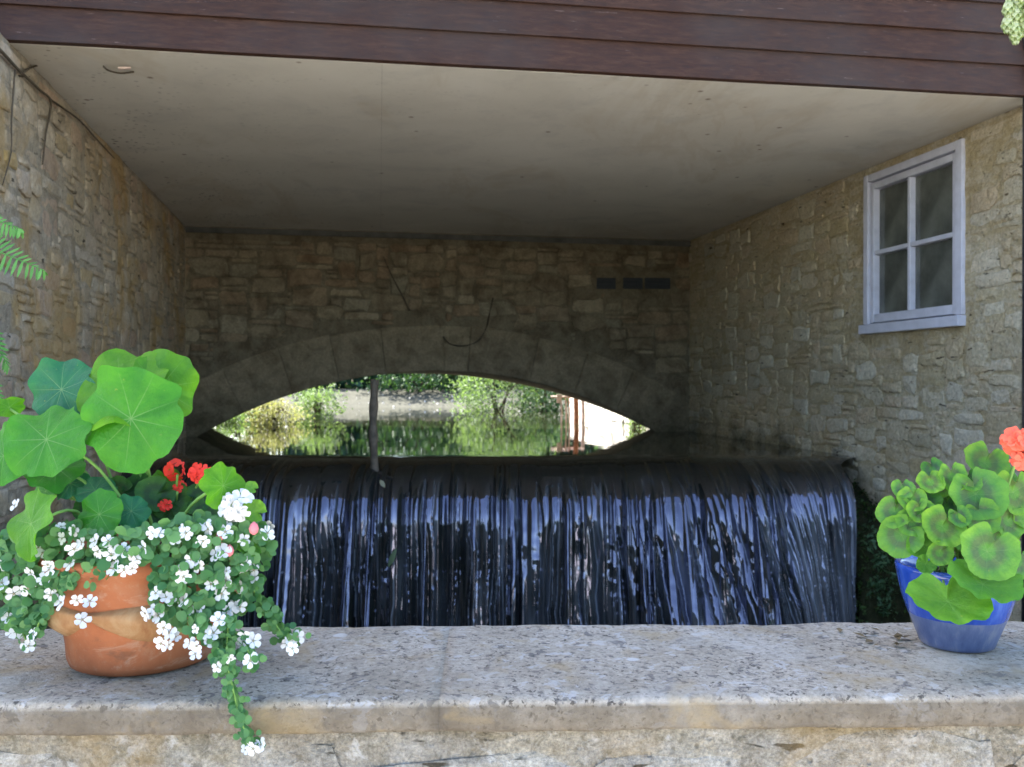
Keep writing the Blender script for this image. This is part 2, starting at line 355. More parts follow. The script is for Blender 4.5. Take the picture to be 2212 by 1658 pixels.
def leaf_mat(name, rim, mid, zone=None, veins=9, vein_col=(0.30, 0.42, 0.16), vein_w=0.06, trans=0.35, rough=0.5):
    n = NT(name); tc = n.node("ShaderNodeTexCoord"); sx = n.node("ShaderNodeSeparateXYZ"); n.link(tc.outputs['Object'], sx.inputs[0])
    x, y = sx.outputs[0], sx.outputs[1]
    r = n.math('SQRT', n.math('ADD', n.math('MULTIPLY', x, x), n.math('MULTIPLY', y, y)))
    oi = n.node("ShaderNodeObjectInfo")
    ov = tc.outputs['Object']
    if zone:
        rj = n.math('ADD', r, n.math('MULTIPLY', n.math('SUBTRACT', n.noise(ov, 7, 3), 0.5), 0.25))
        c = n.ramp(rj, [(0.0, mid), (0.22, mid), (0.36, zone), (0.52, zone), (0.70, mid), (0.92, rim)])
    else:
        c = n.ramp(r, [(0.0, mid), (0.6, mid), (1.0, rim)])
    c = n.mix(1.0, c, n.ramp(oi.outputs['Random'], [(0.0, (0.72, 0.85, 0.85)), (0.5, (1, 1, 1)), (1.0, (1.3, 1.15, 0.8))]), 'MULTIPLY')
    c = n.mix(1.0, c, n.ramp(n.noise(ov, 1.6, 5, 0.65), [(0.3, (0.66, 0.78, 0.9)), (0.7, (1.35, 1.18, 0.9))]), 'MULTIPLY')
    c = n.mix(n.ramp(n.noise(ov, 4.5, 4, 0.7), [(0.66, 0), (0.74, 0.5)]), c, (0.30, 0.33, 0.05))
    h = n.noise(ov, 9, 5, 0.6)
    if veins:
        a = n.math('ARCTAN2', y, x)
        s = n.math('ABSOLUTE', n.math('SINE', n.math('MULTIPLY', a, veins / 2)))
        wv = n.math('MULTIPLY', s, r)
        vm = n.ramp(wv, [(0.0, 1.0), (vein_w, 0.0)])
        vm = n.math('MULTIPLY', vm, n.ramp(r, [(0.0, 1.0), (0.85, 0.25), (1.0, 0.0)]))
        c = n.mix(n.math('MULTIPLY', vm, 0.5), c, vein_col)
    nm = n.bump(h, 0.25, 0.1)
    n.done(c, rough, nm, 0.35)
    tr = n.node("ShaderNodeBsdfTranslucent"); n.link(n.mix(1.0, c, (1.1, 1.25, 0.6), 'MULTIPLY'), tr.inputs[0])
    mx = n.node("ShaderNodeMixShader"); mx.inputs[0].default_value = trans
    n.link(n.b.outputs[0], mx.inputs[1]); n.link(tr.outputs[0], mx.inputs[2]); n.link(mx.outputs[0], n.out.inputs[0])
    return n.m
M['nast'] = leaf_mat('nasturtium_leaf', (0.046, 0.235, 0.012), (0.038, 0.205, 0.013))
M['nast_lime'] = leaf_mat('lime_nasturtium_leaf', (0.10, 0.29, 0.010), (0.075, 0.255, 0.010), trans=0.45)
M['nast_blue'] = leaf_mat('bluish_nasturtium_leaf', (0.03, 0.19, 0.07), (0.03, 0.175, 0.075))
M['ger'] = leaf_mat('geranium_leaf', (0.13, 0.31, 0.04), (0.09, 0.25, 0.048), (0.085, 0.155, 0.06), 7, (0.2, 0.32, 0.1), 0.05)
M['ger_plain'] = leaf_mat('plain_geranium_leaf', (0.10, 0.28, 0.025), (0.09, 0.25, 0.025), None, 7, (0.2, 0.34, 0.1), 0.05)
M['ger_dark'] = leaf_mat('dark_geranium_leaf', (0.045, 0.14, 0.03), (0.04, 0.12, 0.03), (0.03, 0.075, 0.03), 7, (0.08, 0.16, 0.05), 0.05)

def foliage_mat(name, a, b, trans=0.3):
    n = NT(name); wv = n.coord('World')
    rnd = n.node("ShaderNodeNewGeometry").outputs['Random Per Island']
    c = n.ramp(rnd, [(0.0, a), (1.0, b)])
    n.done(c, 0.55, None, 0.3)
    tr = n.node("ShaderNodeBsdfTranslucent"); n.link(n.mix(1.0, c, (1.1, 1.3, 0.5), 'MULTIPLY'), tr.inputs[0])
    mx = n.node("ShaderNodeMixShader"); mx.inputs[0].default_value = trans
    n.link(n.b.outputs[0], mx.inputs[1]); n.link(tr.outputs[0], mx.inputs[2]); n.link(mx.outputs[0], n.out.inputs[0])
    return n.m
M['bacopa'] = foliage_mat('bacopa_leaf', (0.045, 0.15, 0.05), (0.13, 0.27, 0.09), .35)
M['stem'] = simple('green_stem', (0.16, 0.30, 0.06), 0.6, 0.2, 10)
M['brownstem'] = simple('brown_stem', (0.14, 0.10, 0.05), 0.7, 0.3, 10)
M['white_petal'] = simple('white_petal', (0.56, 0.55, 0.53), 0.6, 0.05, 5, 0.05, 0.2)
M['eye'] = simple('flower_eye', (0.22, 0.20, 0.12), 0.7)
M['red_petal'] = simple('red_petal', (0.75, 0.045, 0.03), 0.55, 0.2, 6, 0.1, 0.2)
M['salmon_petal'] = simple('salmon_petal', (0.80, 0.13, 0.07), 0.55, 0.2, 6, 0.1, 0.2)
M['pink_bud'] = simple('pink_bud', (0.62, 0.17, 0.18), 0.55, 0.2, 6)
M['fern'] = foliage_mat('fern_leaf', (0.06, 0.20, 0.03), (0.13, 0.32, 0.06))
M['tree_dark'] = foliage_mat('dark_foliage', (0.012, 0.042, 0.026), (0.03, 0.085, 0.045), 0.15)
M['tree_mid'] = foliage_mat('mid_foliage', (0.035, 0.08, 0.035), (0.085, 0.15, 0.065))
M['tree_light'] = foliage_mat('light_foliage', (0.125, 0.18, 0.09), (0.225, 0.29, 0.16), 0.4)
M['yellow_plant'] = foliage_mat('yellow_foliage', (0.28, 0.27, 0.16), (0.42, 0.37, 0.25), 0.3)
M['moss'] = foliage_mat('moss_leaf', (0.012, 0.03, 0.006), (0.045, 0.085, 0.015), 0.15)
M['hop'] = foliage_mat('pale_cone', (0.36, 0.42, 0.20), (0.55, 0.56, 0.36), 0.4)

def water_mat():
    n = NT('river_water'); wv = n.coord('World')
    h = n.math('ADD', n.noise(n.coord('World', (1, 0.6, 1)), 2.2, 3, 0.5), n.math('MULTIPLY', n.noise(n.coord('World', (1, 0.5, 1)), 14, 3), 0.12))
    nm = n.bump(h, 0.10, 0.02)
    n.done((0.016, 0.018, 0.008), 0.03, nm, 0.5)
    n.b.inputs['IOR'].default_value = 1.33
    return n.m
M['water'] = water_mat()
def fall_mat():
    n = NT('falling_water')
    at = n.node("ShaderNodeAttribute"); at.attribute_name = 'foam'
    c = n.mix(at.outputs['Fac'], (0.010, 0.012, 0.009), (0.42, 0.45, 0.50))
    n.done(c, 0.06, None, 1.0)
    n.b.inputs['IOR'].default_value = 1.62
    n.b.inputs['Specular Tint'].default_value = (0.74, 0.73, 1.0, 1)
    return n.m
M['fall'] = fall_mat()

# ------------------------------------------------------------------ the setting
WALL_L = lambda Y: -1.788 - 0.1944 * (Y - 3.3)
WALL_R = lambda Y: 2.961 - 0.178 * Y
BACK_Y = lambda X: 7.224 + 0.19 * (X + 2.551)
ZC = H + 1.2

def sheet(name, x0, x1, y0, y1, z, mat, nx=2, ny=2, amp=0.0, fr=1.0):
    vs = []; fs = []
    for j in range(ny):
        for i in range(nx):
            x = x0 + (x1 - x0) * i / (nx - 1); y = y0 + (y1 - y0) * j / (ny - 1)
            vs.append((x, y, z + (amp * mn.noise(Vector((x * fr, y * fr, 3))) if amp else 0)))
    for j in range(ny - 1):
        for i in range(nx - 1):
            a = j * nx + i; fs.append([a, a + 1, a + nx + 1, a + nx])
    return tag(meshobj(name, vs, fs, mat), kind='structure')

sheet('ground', -400, 400, -400, 400, -1.2, M['bed'])
sheet('path', -30, 30, -30, 1.40, 0.0, M['path'], 40, 40, 0.02, 0.6)
sheet('lower_pool', -6, 6, 1.75, 5.0, -0.35, M['water'])

# river: flat sheet from the weir lip back under the bridge to the far bank
CREST = 5.5
vs = [(-30, 8.9, WATER_Z), (30, 8.9, WATER_Z), (30, 16.2, WATER_Z), (-30, 16.2, WATER_Z),
      (WALL_L(CREST) - 0.25, CREST, WATER_Z), (WALL_R(CREST) + .1, CREST, WATER_Z), (1.6, 8.9, WATER_Z), (-3.4, 8.9, WATER_Z)]
river = tag(meshobj('river', vs, [[0, 7, 6, 1, 2, 3], [4, 5, 6, 7]], M['water']), kind='structure')

def vnoise(seed):
    rng = np.random.RandomState(seed); G = rng.rand(512, 512)
    def f(x, y):
        xi = np.floor(x).astype(int); yi = np.floor(y).astype(int); fx = x - xi; fy = y - yi
        fx = fx * fx * (3 - 2 * fx); fy = fy * fy * (3 - 2 * fy)
        g = lambda a, b: G[a % 512, b % 512]
        return (g(xi, yi) * (1 - fx) + g(xi + 1, yi) * fx) * (1 - fy) + (g(xi, yi + 1) * (1 - fx) + g(xi + 1, yi + 1) * fx) * fy
    return f

def waterfall():
    prof = [(5.5, -.45), (5.4, -.4515), (5.3, -.457), (5.2, -.470), (5.1, -.496), (5.0, -.535), (4.92, -.60), (4.872, -.70), (4.852, -.82), (4.84, -.97), (4.805, -1.25), (4.77, -1.6), (4.74, -1.95)]
    pts = smooth_path([(0, y, H + z) for y, z in prof], 8)
    d = [0]
    for a, b in zip(pts, pts[1:]): d.append(d[-1] + (b - a).length)
    L = d[-1]; NP = 240; NX = 1300
    pp = np.linspace(0, L, NP)
    py = np.interp(pp, d, [p.y for p in pts]); pz = np.interp(pp, d, [p.z for p in pts])
    ty = np.gradient(py, pp); tz = np.gradient(pz, pp)
    ny, nz = tz, -ty
    ny, nz = np.where(nz < 0, -ny, ny), np.where(nz < 0, -nz, nz)
    xs = np.linspace(0, 1, NX)
    X0 = WALL_L(py) - 0.12; X1 = 1.845 - 0.03 * np.clip(pp - 0.5, 0, 1)
    tt = np.clip((py - 5.12) / .40, 0, 1); tt = tt * tt * (3 - 2 * tt)
    X1 = X1 * (1 - tt) + (WALL_R(py) + .05) * tt
    X = X0[:, None] + (X1 - X0)[:, None] * xs[None, :]
    Pm = pp[:, None] + 0 * X
    fall = np.clip((Pm - 0.45) / 0.5, 0, 1)
    # streams lean to the right on the right half
    Xs = X - np.clip(X - 0.2, 0, 2) * 0.20 * np.clip((1.86 - X) / .35, 0, 1) * np.clip(Pm - 0.5, 0, 2)
    n1, n2, n3, n4, n5, n6 = [vnoise(s) for s in range(11, 17)]
    wig = .5 * n5(Xs * 5 + 3, Pm * 4 + 7) + .25 * n4(Xs * 14 + 9, Pm * 13)
    rc = np.random.RandomState(5)
    wd = rc.choice([.012, .018, .025, .035, .05, .07, .09], size=400, p=[.13, .19, .20, .19, .15, .08, .06]) * rc.uniform(.8, 1.2, 400)
    bnd = -3.4 + np.concatenate([[0], np.cumsum(wd)])
    Xc = Xs + .026 * (n5(Xs * 4 + 31, Pm * 4) - .5) + .012 * (n4(Xs * 9 + 8, Pm * 13) - .5) + .004 * (n2(Xs * 20 + 8, Pm * 30) - .5)
    col = np.clip(np.searchsorted(bnd, Xc.ravel()).reshape(Xc.shape) - 1, 0, 398)
    cw = wd[col]; cu = (Xc - bnd[col]) / cw                     # 0..1 across a stream
    big = n2(bnd[col] * 3.1 + 105, 0 * Pm + 70)
    on0 = (rc.rand(400)[col] < np.where(big > .5, .62, .2)) & (cw > .016)
    onp = np.clip((n1(bnd[col] * 37 + 9, Pm * 1.6 + 5 + rc.rand(400)[col] * 40) - .30) / .12, 0, 1)
    flat = on0 * onp
    tiltc = flat * (.18 + .12 * rc.rand(400)[col]) + (1 - flat) * (-.02 + .05 * rc.rand(400)[col])
    step = pp[1] - pp[0]
    lean = np.cumsum(tiltc * fall, axis=0) * step
    crown = -4 * (cu - .5) ** 2 * cw * .28
    edge = np.minimum(cu, 1 - cu) * cw
    low = n6(Xs * 6 + 40, Pm * 0.6) - .5
    mid = n2(Xs * 21 + 40 + wig, Pm * 0.9) - .5
    fine = n3(Xs * 48 + 90 + wig, Pm * 2.4) - .5
    tiny = n4(Xs * 90 + 20 + wig * 2, Pm * 5.0) - .5
    corr = n5(Xs * 24 + 60, Pm * 30) - .5
    corr2 = n1(Xs * 40 + 160, Pm * 46) - .5
    rgh = 1 - flat
    hgt = lean + fall * (crown + 0.020 * low + mid * (.006 + .014 * rgh) + fine * (.002 + .010 * rgh) + tiny * (.0006 + .0030 * rgh) + corr * (.0026 - .0021 * rgh) + corr2 * (.0004 + .0006 * rgh))
    hgt += (1 - fall) * 0.0015 * (n5(X * 6 + 9, Pm * 3) - .5)
    crest = np.clip(Pm / .5, 0, 1) * (.09 * (n2(X * 3.3 + 61, 0 * Pm + 4) - .5) + .09 * (n3(X * 11 + 61, 0 * Pm + 14) - .5) + .05 * (n4(X * 38 + 61, 0 * Pm + 24) - .5))
    Y = py[:, None] + crest + ny[:, None] * hgt; Z = pz[:, None] + nz[:, None] * hgt
    ridge = 1 - np.abs(2 * n6(Xs * 30 + 7 + 0.5 * n3(Xs * 6 + 5, Pm * 11), Pm * 0.8 + 60) - 1)
    keep = n2(Xs * 11 + 200, Pm * 1.7 + 9)
    foam = np.clip((ridge - .86) / .13, 0, 1) * np.clip((keep - .40) / .3, 0, 1) * fall
    foam = foam * .6 + np.exp(-(edge / .0030) ** 2) * (rc.rand(400)[col] < .62) * np.clip((n2(col * 3.7, Pm * 2.2 + 15) - .35) / .3, 0, 1) * fall * .8
    spark = np.clip((n4(Xs * 75 + 10, Pm * 42) - .86) / .1, 0, 1) * np.clip((n1(Xs * 6 + 300, Pm * 2 + 4) - .5) * 3, 0, 1) * fall
    # broken water on the right-hand end
    foam = np.clip(foam * 0.6 + spark * 0.35 + 0.17 * fall * np.clip((X - 1.35) / .4, 0, 1) * n3(Xs * 48 + 3, Pm * 6), 0, 1)
    wisp = np.clip((n3(Xs * 55 + 3, Pm * 1.3 + 5) - .45) * 1.6, 0, 1) * np.clip((n1(Xs * 5 + 12, Pm * 1.5) - .35) * 2.5, 0, 1) * fall
    wisp2 = np.clip(n4(Xs * 62 + 43 + wig, Pm * 3.5 + 5) * n2(Xs * 19 + 4, Pm * 6) * 1.6, 0, 1) * fall
    foam = np.clip(foam + .16 * wisp + .11 * wisp2 * rgh, 0, 1)
    verts = np.stack([X, Y, Z], -1).reshape(-1, 3)
    idx = np.arange(NP * NX).reshape(NP, NX)
    q = np.stack([idx[:-1, :-1], idx[1:, :-1], idx[1:, 1:], idx[:-1, 1:]], -1).reshape(-1, 4)
    me = bpy.data.meshes.new('waterfall')
    me.vertices.add(len(verts)); me.vertices.foreach_set('co', verts.ravel())
    me.loops.add(q.size); me.loops.foreach_set('vertex_index', q.ravel().astype(np.int32))
    me.polygons.add(len(q)); me.polygons.foreach_set('loop_start', np.arange(0, q.size, 4, dtype=np.int32)); me.polygons.foreach_set('loop_total', np.full(len(q), 4, dtype=np.int32))
    me.polygons.foreach_set('use_smooth', np.ones(len(q), dtype=bool))
    me.update(calc_edges=True); me.validate()
    at = me.attributes.new('foam', 'FLOAT', 'POINT'); at.data.foreach_set('value', foam.ravel().astype(np.float32))
    me.materials.append(M['fall'])
    o = bpy.data.objects.new('waterfall', me); link(o); tag(o, kind='structure')
waterfall()

# ------------------------------------------------------------------ stone walls
def pack(length, height, cell, wr, hr, ok, rng):
    """random squared rubble: fill a grid with stones of different sizes"""
    nx, nz = int(length / cell), int(height / cell)
    occ = np.zeros((nz, nx), bool); out = []
    for k in range(nz):
        for i in range(nx):
            if occ[k, i]: continue
            w_ = rng.randint(*wr); h_ = rng.randint(*hr); w_ = max(w_, 2 * h_)
            w_ = min(w_, nx - i); h_ = min(h_, nz - k)
            while w_ > 1 and occ[k:k + h_, i:i + w_].any(): w_ -= 1
            while h_ > 1 and occ[k:k + h_, i:i + w_].any(): h_ -= 1
            h_ = max(1, min(h_, w_))
            occ[k:k + h_, i:i + w_] = True
            s0, s1, z0, z1 = i * cell, (i + w_) * cell, k * cell, (k + h_) * cell
            if ok((s0 + s1) / 2, (z0 + z1) / 2, s0, s1, z0, z1): out.append((s0, s1, z0, z1))
    return out

def stone_mesh(o, d, n, s0, s1, z0, z1, proud, gap, rng, N=10, irr=0.12):
    """one rough stone as verts, faces; d along the wall, n out of it"""
    up = Vector((0, 0, 1)); cs, cz = (s0 + s1) / 2, (z0 + z1) / 2
    a, b = max(0.012, (s1 - s0) / 2 - gap), max(0.012, (z1 - z0) / 2 - gap)
    ring = []
    for k in range(N):
        q = 2 * math.pi * (k + 0.5 * rng.random() - .25) / N + 0.3
        c, s = math.cos(q), math.sin(q); e = 0.38
        x = a * math.copysign(abs(c) ** e, c); z = b * math.copysign(abs(s) ** e, s)
        m = min(a, b); x += m * irr * rng.uniform(-1, 1); z += m * irr * rng.uniform(-1, 1)
        ring.append((x, z))
    tilt = rng.uniform(-.035, .035); tz = rng.uniform(-.06, .06)
    def pt(x, z, dep): return o + d * (cs + x) + up * (cz + z) + n * (dep + (x * tilt + z * tz) * (1 if dep > 0 else 0))
    m = min(a, b); k1 = 1 - min(0.2, 0.012 / m * 0.8)
    vs = [pt(x, z, -0.03) for x, z in ring] + [pt(x, z, proud * 0.45) for x, z in ring] + [pt(x * k1, z * k1, proud) for x, z in ring] + [pt(0, 0, proud + rng.uniform(0, .006))]
    fs = []
    for k in range(N):
        j = (k + 1) % N
        fs += [[k, j, N + j, N + k], [N + k, N + j, 2 * N + j, 2 * N + k], [2 * N + k, 2 * N + j, 3 * N]]
    return vs, fs

def rubble(parent, o, d, n, stones, mat, proud, gap, seed, irr=0.12, N=10, limit=300):
    rng = random.Random(seed)
    stones = sorted(stones, key=lambda s: -(s[1] - s[0]) * (s[3] - s[2]) / (o + d * s[0]).length ** 1.5)
    rest = MB()
    for i, (s0, s1, z0, z1) in enumerate(stones):
        vs, fs = stone_mesh(o, d, n, s0, s1, z0, z1, rng.uniform(*proud), gap * rng.uniform(.7, 1.5), rng, N, irr)
        if i < limit: meshobj('stone', vs, fs, mat, parent, smooth=False)
        else: rest.add(vs, fs)
    if rest.v: tag(rest.build('small_stones', mat, parent), kind='stuff')

def relief_sheet(name, o, d, n, length, z0, z1, mat, parent, step=0.05, amp=0.008, ok=None, thick=0.35, fr=6):
    """front face of a wall with an uneven surface, closed to a box behind"""
    nx = max(2, int(length / step) + 1); nz = max(2, int((z1 - z0) / step) + 1)
    vs = []; fs = []; up = Vector((0, 0, 1))
    for k in range(nz):
        for i in range(nx):
            s = length * i / (nx - 1); z = z0 + (z1 - z0) * k / (nz - 1)
            p = o + d * s + up * z
            a = amp * (mn.noise(p * fr) + .5 * mn.noise(p * fr * 2.7))
            vs.append(p + n * a)
    for k in range(nz - 1):
        for i in range(nx - 1):
            s = length * (i + .5) / (nx - 1); z = z0 + (z1 - z0) * (k + .5) / (nz - 1)
            if ok and not ok(s, z): continue
            a = k * nx + i; fs.append([a, a + 1, a + nx + 1, a + nx])
    mb = MB(); mb.add(vs, fs)
    if thick:
        t = -n * thick
        c = [o + up * z0, o + d * length + up * z0, o + d * length + up * z1, o + up * z1]
        c2 = [p + t for p in c]; back = c + c2
        mb.add(back, [[4, 7, 6, 5], [0, 4, 5, 1], [3, 2, 6, 7], [0, 3, 7, 4], [1, 5, 6, 2]])
    return mb.build(name, mat, parent, smooth=False)

UP = Vector((0, 0, 1))
# --- left wall
oL = Vector((WALL_L(2.7), 2.7, 0)); eL = Vector((WALL_L(7.4), 7.4, 0)); dL = (eL - oL).normalized(); nL = Vector((dL.y, -dL.x, 0))
lenL = (eL - oL).length; zL0, zL1 = -1.0, ZC + 0.002
left = thing('stone_wall', oL, 'rough ochre stone side wall on the left, with creeper stems and fern', 'wall')
relief_sheet('mortar', oL, dL, nL, lenL, zL0, zL1 - 0.004, M['mortar_left'], left, 0.05, 0.008)
rngL = random.Random(3)
def okL(s, z, s0, s1, z0, z1): return True
st = pack(lenL - 0.02, 2.35, 0.036, (3, 8), (1, 3), okL, rngL)
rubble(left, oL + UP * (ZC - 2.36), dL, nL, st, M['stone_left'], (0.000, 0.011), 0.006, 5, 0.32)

# --- right wall with the window opening
oR = Vector((WALL_R(8.2), 8.2, 0)); eR = Vector((WALL_R(4.02), 4.02, 0)); dR = (eR - oR).normalized(); nR = Vector((dR.y, -dR.x, 0))
lenR = (eR - oR).length
def wallR_pt(u, v):
    t = (u - 1106) / 2000; Y = 2.961 / (t + .178); p = P(u, v, Y); return (p - oR).dot(dR), p.z
wsa, wz_a = wallR_pt(1870, 722)     # far bottom corner of the frame
wsb, wz_b = wallR_pt(2084, 706)
wz0 = (wz_a + wz_b) / 2
wz1 = ZC - 0.045
right = thing('stone_wall', eR, 'pale stone side wall on the right, holding the small white window', 'wall')
def okRm(s, z): return not (wsa + .02 < s < wsb - .02 and wz0 + .02 < z < wz1 - .02)
relief_sheet('mortar', oR, dR, nR, lenR, -1.0, ZC - 0.002, M['mortar_right'], right, 0.05, 0.007, okRm, 0.35)
def okR(s, z, s0, s1, z0, z1):
    zz0, zz1 = z0 + ZC - 2.36, z1 + ZC - 2.36
    return not (s1 > wsa - .015 and s0 < wsb + .015 and zz1 > wz0 - .015)
st = pack(lenR - .02, 2.35, 0.036, (3, 8), (1, 3), okR, random.Random(11))
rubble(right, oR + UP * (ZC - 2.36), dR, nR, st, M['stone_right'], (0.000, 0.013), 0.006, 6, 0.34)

win = bpy.data.objects.new('window', None); win.empty_display_size = .1
win.location = (oR + dR * (wsa + wsb) / 2 + UP * wz0) - parent_world(right); link(win, right)
def wbar(name, s0, s1, z0, z1, dep0, dep1, mat=None):
    b = MB(); b.box(oR + dR * (s0 + s1) / 2 + UP * (z0 + z1) / 2 + nR * (dep0 + dep1) / 2, s1 - s0, dep1 - dep0, z1 - z0, dR, nR)
    o_ = b.build(name, mat or M['paint'], win)
    bv = o_.modifiers.new('bevel', 'BEVEL'); bv.width = min(0.004, (s1 - s0) / 4, (z1 - z0) / 4); bv.segments = 2
    return o_
F = 0.046
wbar('frame_post', wsa, wsa + F, wz0 + .055, wz1, -.06, .018); wbar('frame_post', wsb - F * 1.2, wsb, wz0 + .055, wz1, -.06, .018)
wbar('frame_head', wsa + F + .001, wsb - F * 1.2 - .001, wz1 - F * .9, wz1, -.06, .016)
wbar('sill', wsa - .012, wsb + .004, wz0, wz0 + .052, -.06, .04)
ia, ib, iz0, iz1 = wsa + F + .006, wsb - F * 1.2 - .006, wz0 + .062, wz1 - F * .9 - .008
S = 0.038
wbar('sash_stile', ia, ia + S * .8, iz0, iz1, -.045, .004); wbar('sash_stile', ib - S * .8, ib, iz0, iz1, -.045, .004)
wbar('sash_rail', ia + S * .8 + .001, ib - S * .8 - .001, iz0, iz0 + S * 1.25, -.045, .003)
wbar('sash_rail', ia + S * .8 + .001, ib - S * .8 - .001, iz1 - S, iz1, -.045, .003)
ga, gb, gz0, gz1 = ia + S * .8 + .001, ib - S * .8 - .001, iz0 + S * 1.25 + .001, iz1 - S - .001
gm = ga + (gb - ga) * .47; gzm = gz0 + (gz1 - gz0) * .49; B = .012
wbar('glazing_bar', gm - B, gm + B, gz0, gz1, -.042, -.001)
wbar('glazing_bar', ga, gm - B - .001, gzm - B, gzm + B, -.042, -.002); wbar('glazing_bar', gm + B + .001, gb, gzm - B, gzm + B, -.042, -.002)
for (a_, b_) in ((ga, gm - B), (gm + B, gb)):
    for (c_, e_) in ((gz0, gzm - B), (gzm + B, gz1)):
        wbar('pane', a_ + .001, b_ - .001, c_ + .001, e_ - .001, -.038, -.032, M['glass'])
wbar('dark_backing', wsa + .01, wsb - .01, wz0 + .01, wz1 - .01, -.10, -.066, M['dark_gap'])  # near-black sheet stands in for the unlit room behind the sash

# --- bridge wall at the back with its low arch
bl = Vector((WALL_L(7.3) - .1, 0, 0)); bl.y = BACK_Y(bl.x); br = Vector((1.75, BACK_Y(1.75), 0))
dB = (br - bl).normalized(); nB = Vector((dB.y, -dB.x, 0)); lenB = (br - bl).length
def back_pt(u, v):
    t = (u - 1106) / 2000; Y = 7.709 / (1 - .19 * t); p = P(u, v, Y); return (p - bl).dot(dB), p.z
sl0, _ = back_pt(425, 940); sr0, _ = back_pt(1415, 940); sm = (sl0 + sr0) / 2
zcr = H + 0.068; half = (sr0 - sl0) / 2; rise = zcr - WATER_Z
Rad = (half * half + rise * rise) / (2 * rise); zc0 = zcr - Rad
def arch_pts(nseg, r=Rad, below=0.35):
    a = math.asin(min(1, half / Rad)); return [(sm + r * math.sin(-a + 2 * a * i / nseg), zc0 + r * math.cos(-a + 2 * a * i / nseg)) for i in range(nseg + 1)]
bridge = thing('bridge_wall', bl + dB * lenB / 2, 'dark rubble bridge wall at the back, pierced by a low arch over the water', 'bridge')
NSEG = 28
near = arch_pts(NSEG)
def ns(s, z, off=0): return bl + dB * s + UP * z + nB * off
# far edge of the barrel: further back on the left than on the right
fl = P(440, 0, 9.35); fr_ = P(1405, 0, 8.35)
far = []
for i, (s, z) in enumerate(near):
    t = i / NSEG; p = fl.lerp(fr_, (s - sl0) / (sr0 - sl0)); far.append(Vector((p.x, p.y, z - 0.012 * math.sin(math.pi * t))))
mb = MB()
nv = [ns(s, z) for s, z in near]; top = [ns(s, ZC - .001) for s, z in near]
mb.add(nv + top, [[i, i + 1, NSEG + 2 + i, NSEG + 1 + i] for i in range(NSEG)])
mb.add(nv + far, [[i + 1, i, NSEG + 1 + i, NSEG + 2 + i] for i in range(NSEG)])
ftop = [Vector((p.x, p.y, ZC + .4)) for p in far]
mb.add(far + ftop, [[i + 1, i, NSEG + 1 + i, NSEG + 2 + i] for i in range(NSEG)])
# sides of the opening down to below the water, and the wall left and right of it
for (sa, sb) in ((0, sl0), (sr0, lenB)):
    mb.add([ns(sa, -.8), ns(sb, -.8), ns(sb, ZC - .001), ns(sa, ZC - .001)], [[0, 1, 2, 3]])
for q, fp in ((near[0], far[0]), (near[-1], far[-1])):
    mb.add([ns(q[0], -.8), Vector((fp.x, fp.y, -.8)), fp, ns(*q)], [[0, 1, 2, 3]])
ext_l = fl + (fl - fr_).normalized() * 5; ext_r = fr_ + (fr_ - fl).normalized() * 5
for a_, b_ in ((ext_l, fl), (fr_, ext_r)):
    mb.add([Vector((a_.x, a_.y, -.8)), Vector((b_.x, b_.y, -.8)), Vector((b_.x, b_.y, ZC + .4)), Vector((a_.x, a_.y, ZC + .4))], [[3, 2, 1, 0]])
mb.build('mortar', M['mortar_back'], bridge)
# ring of dressed arch stones
RING = 0.385
cuts = [0, .10, .205, .30, .395, .515, .565, .70, .80, .90, 1.0]
aa = math.asin(half / Rad)
for i in range(len(cuts) - 1):
    q0 = -aa + 2 * aa * cuts[i]; q1 = -aa + 2 * aa * cuts[i + 1]; g = .0014 / Rad
    q0 += g; q1 -= g; n_ = 4
    rr = RING * random.uniform(.96, 1.02); pr = random.uniform(.008, .016)
    vs = []
    for dep, ins in ((-.03, 0), (pr * .6, 0), (pr, .008)):
        for k in range(n_ + 1):
            q = q0 + ins / Rad + (q1 - q0 - 2 * ins / Rad) * k / n_
            for r_ in (Rad + .001 + ins, Rad + rr - ins):
                vs.append(ns(sm + r_ * math.sin(q), zc0 + r_ * math.cos(q), dep))
    L_ = 2 * (n_ + 1); fs = []
    for k in range(n_): fs.append([2 * L_ + 2 * k, 2 * L_ + 2 * k + 2, 2 * L_ + 2 * k + 3, 2 * L_ + 2 * k + 1])
    loop = [2 * k for k in range(n_ + 1)] + [2 * k + 1 for k in range(n_, -1, -1)]
    for lv in (0, 1):
        for k in range(len(loop)):
            a_, b_ = loop[k], loop[(k + 1) % len(loop)]
            fs.append([lv * L_ + a_, lv * L_ + b_, (lv + 1) * L_ + b_, (lv + 1) * L_ + a_])
    meshobj('arch_stone', vs, fs, M['voussoir'], bridge)
# air vents
vents = []
for (u0, u1) in ((1288, 1330), (1345, 1388), (1392, 1448)):
    s0, z1_ = back_pt(u0, 600); s1, z0_ = back_pt(u1, 626); vents.append((s0, s1, z0_, z1_))
zB0 = 0.95
def okB(s, z, s0, s1, z0, z1):
    if s > lenB - .12: return False
    for a_, b_, c_, e_ in vents:
        if s1 > a_ - .005 and s0 < b_ + .005 and z1 + zB0 > c_ - .005 and z0 + zB0 < e_ + .005: return False
    for ss in (s0 + .01, s, s1 - .01):
        for zz in (z0, z, z1 - .01):
            if math.hypot(ss - sm, zz + zB0 - zc0) < Rad + RING - .005 and sl0 - .3 < ss < sr0 + .3: return False
    return True
st = pack(lenB, ZC - zB0 - .07, 0.037, (3, 8), (1, 4), okB, random.Random(21))
rubble(bridge, bl + UP * zB0, dB, nB, st, M['stone_back'], (0.003, 0.020), 0.005, 8, 0.28)
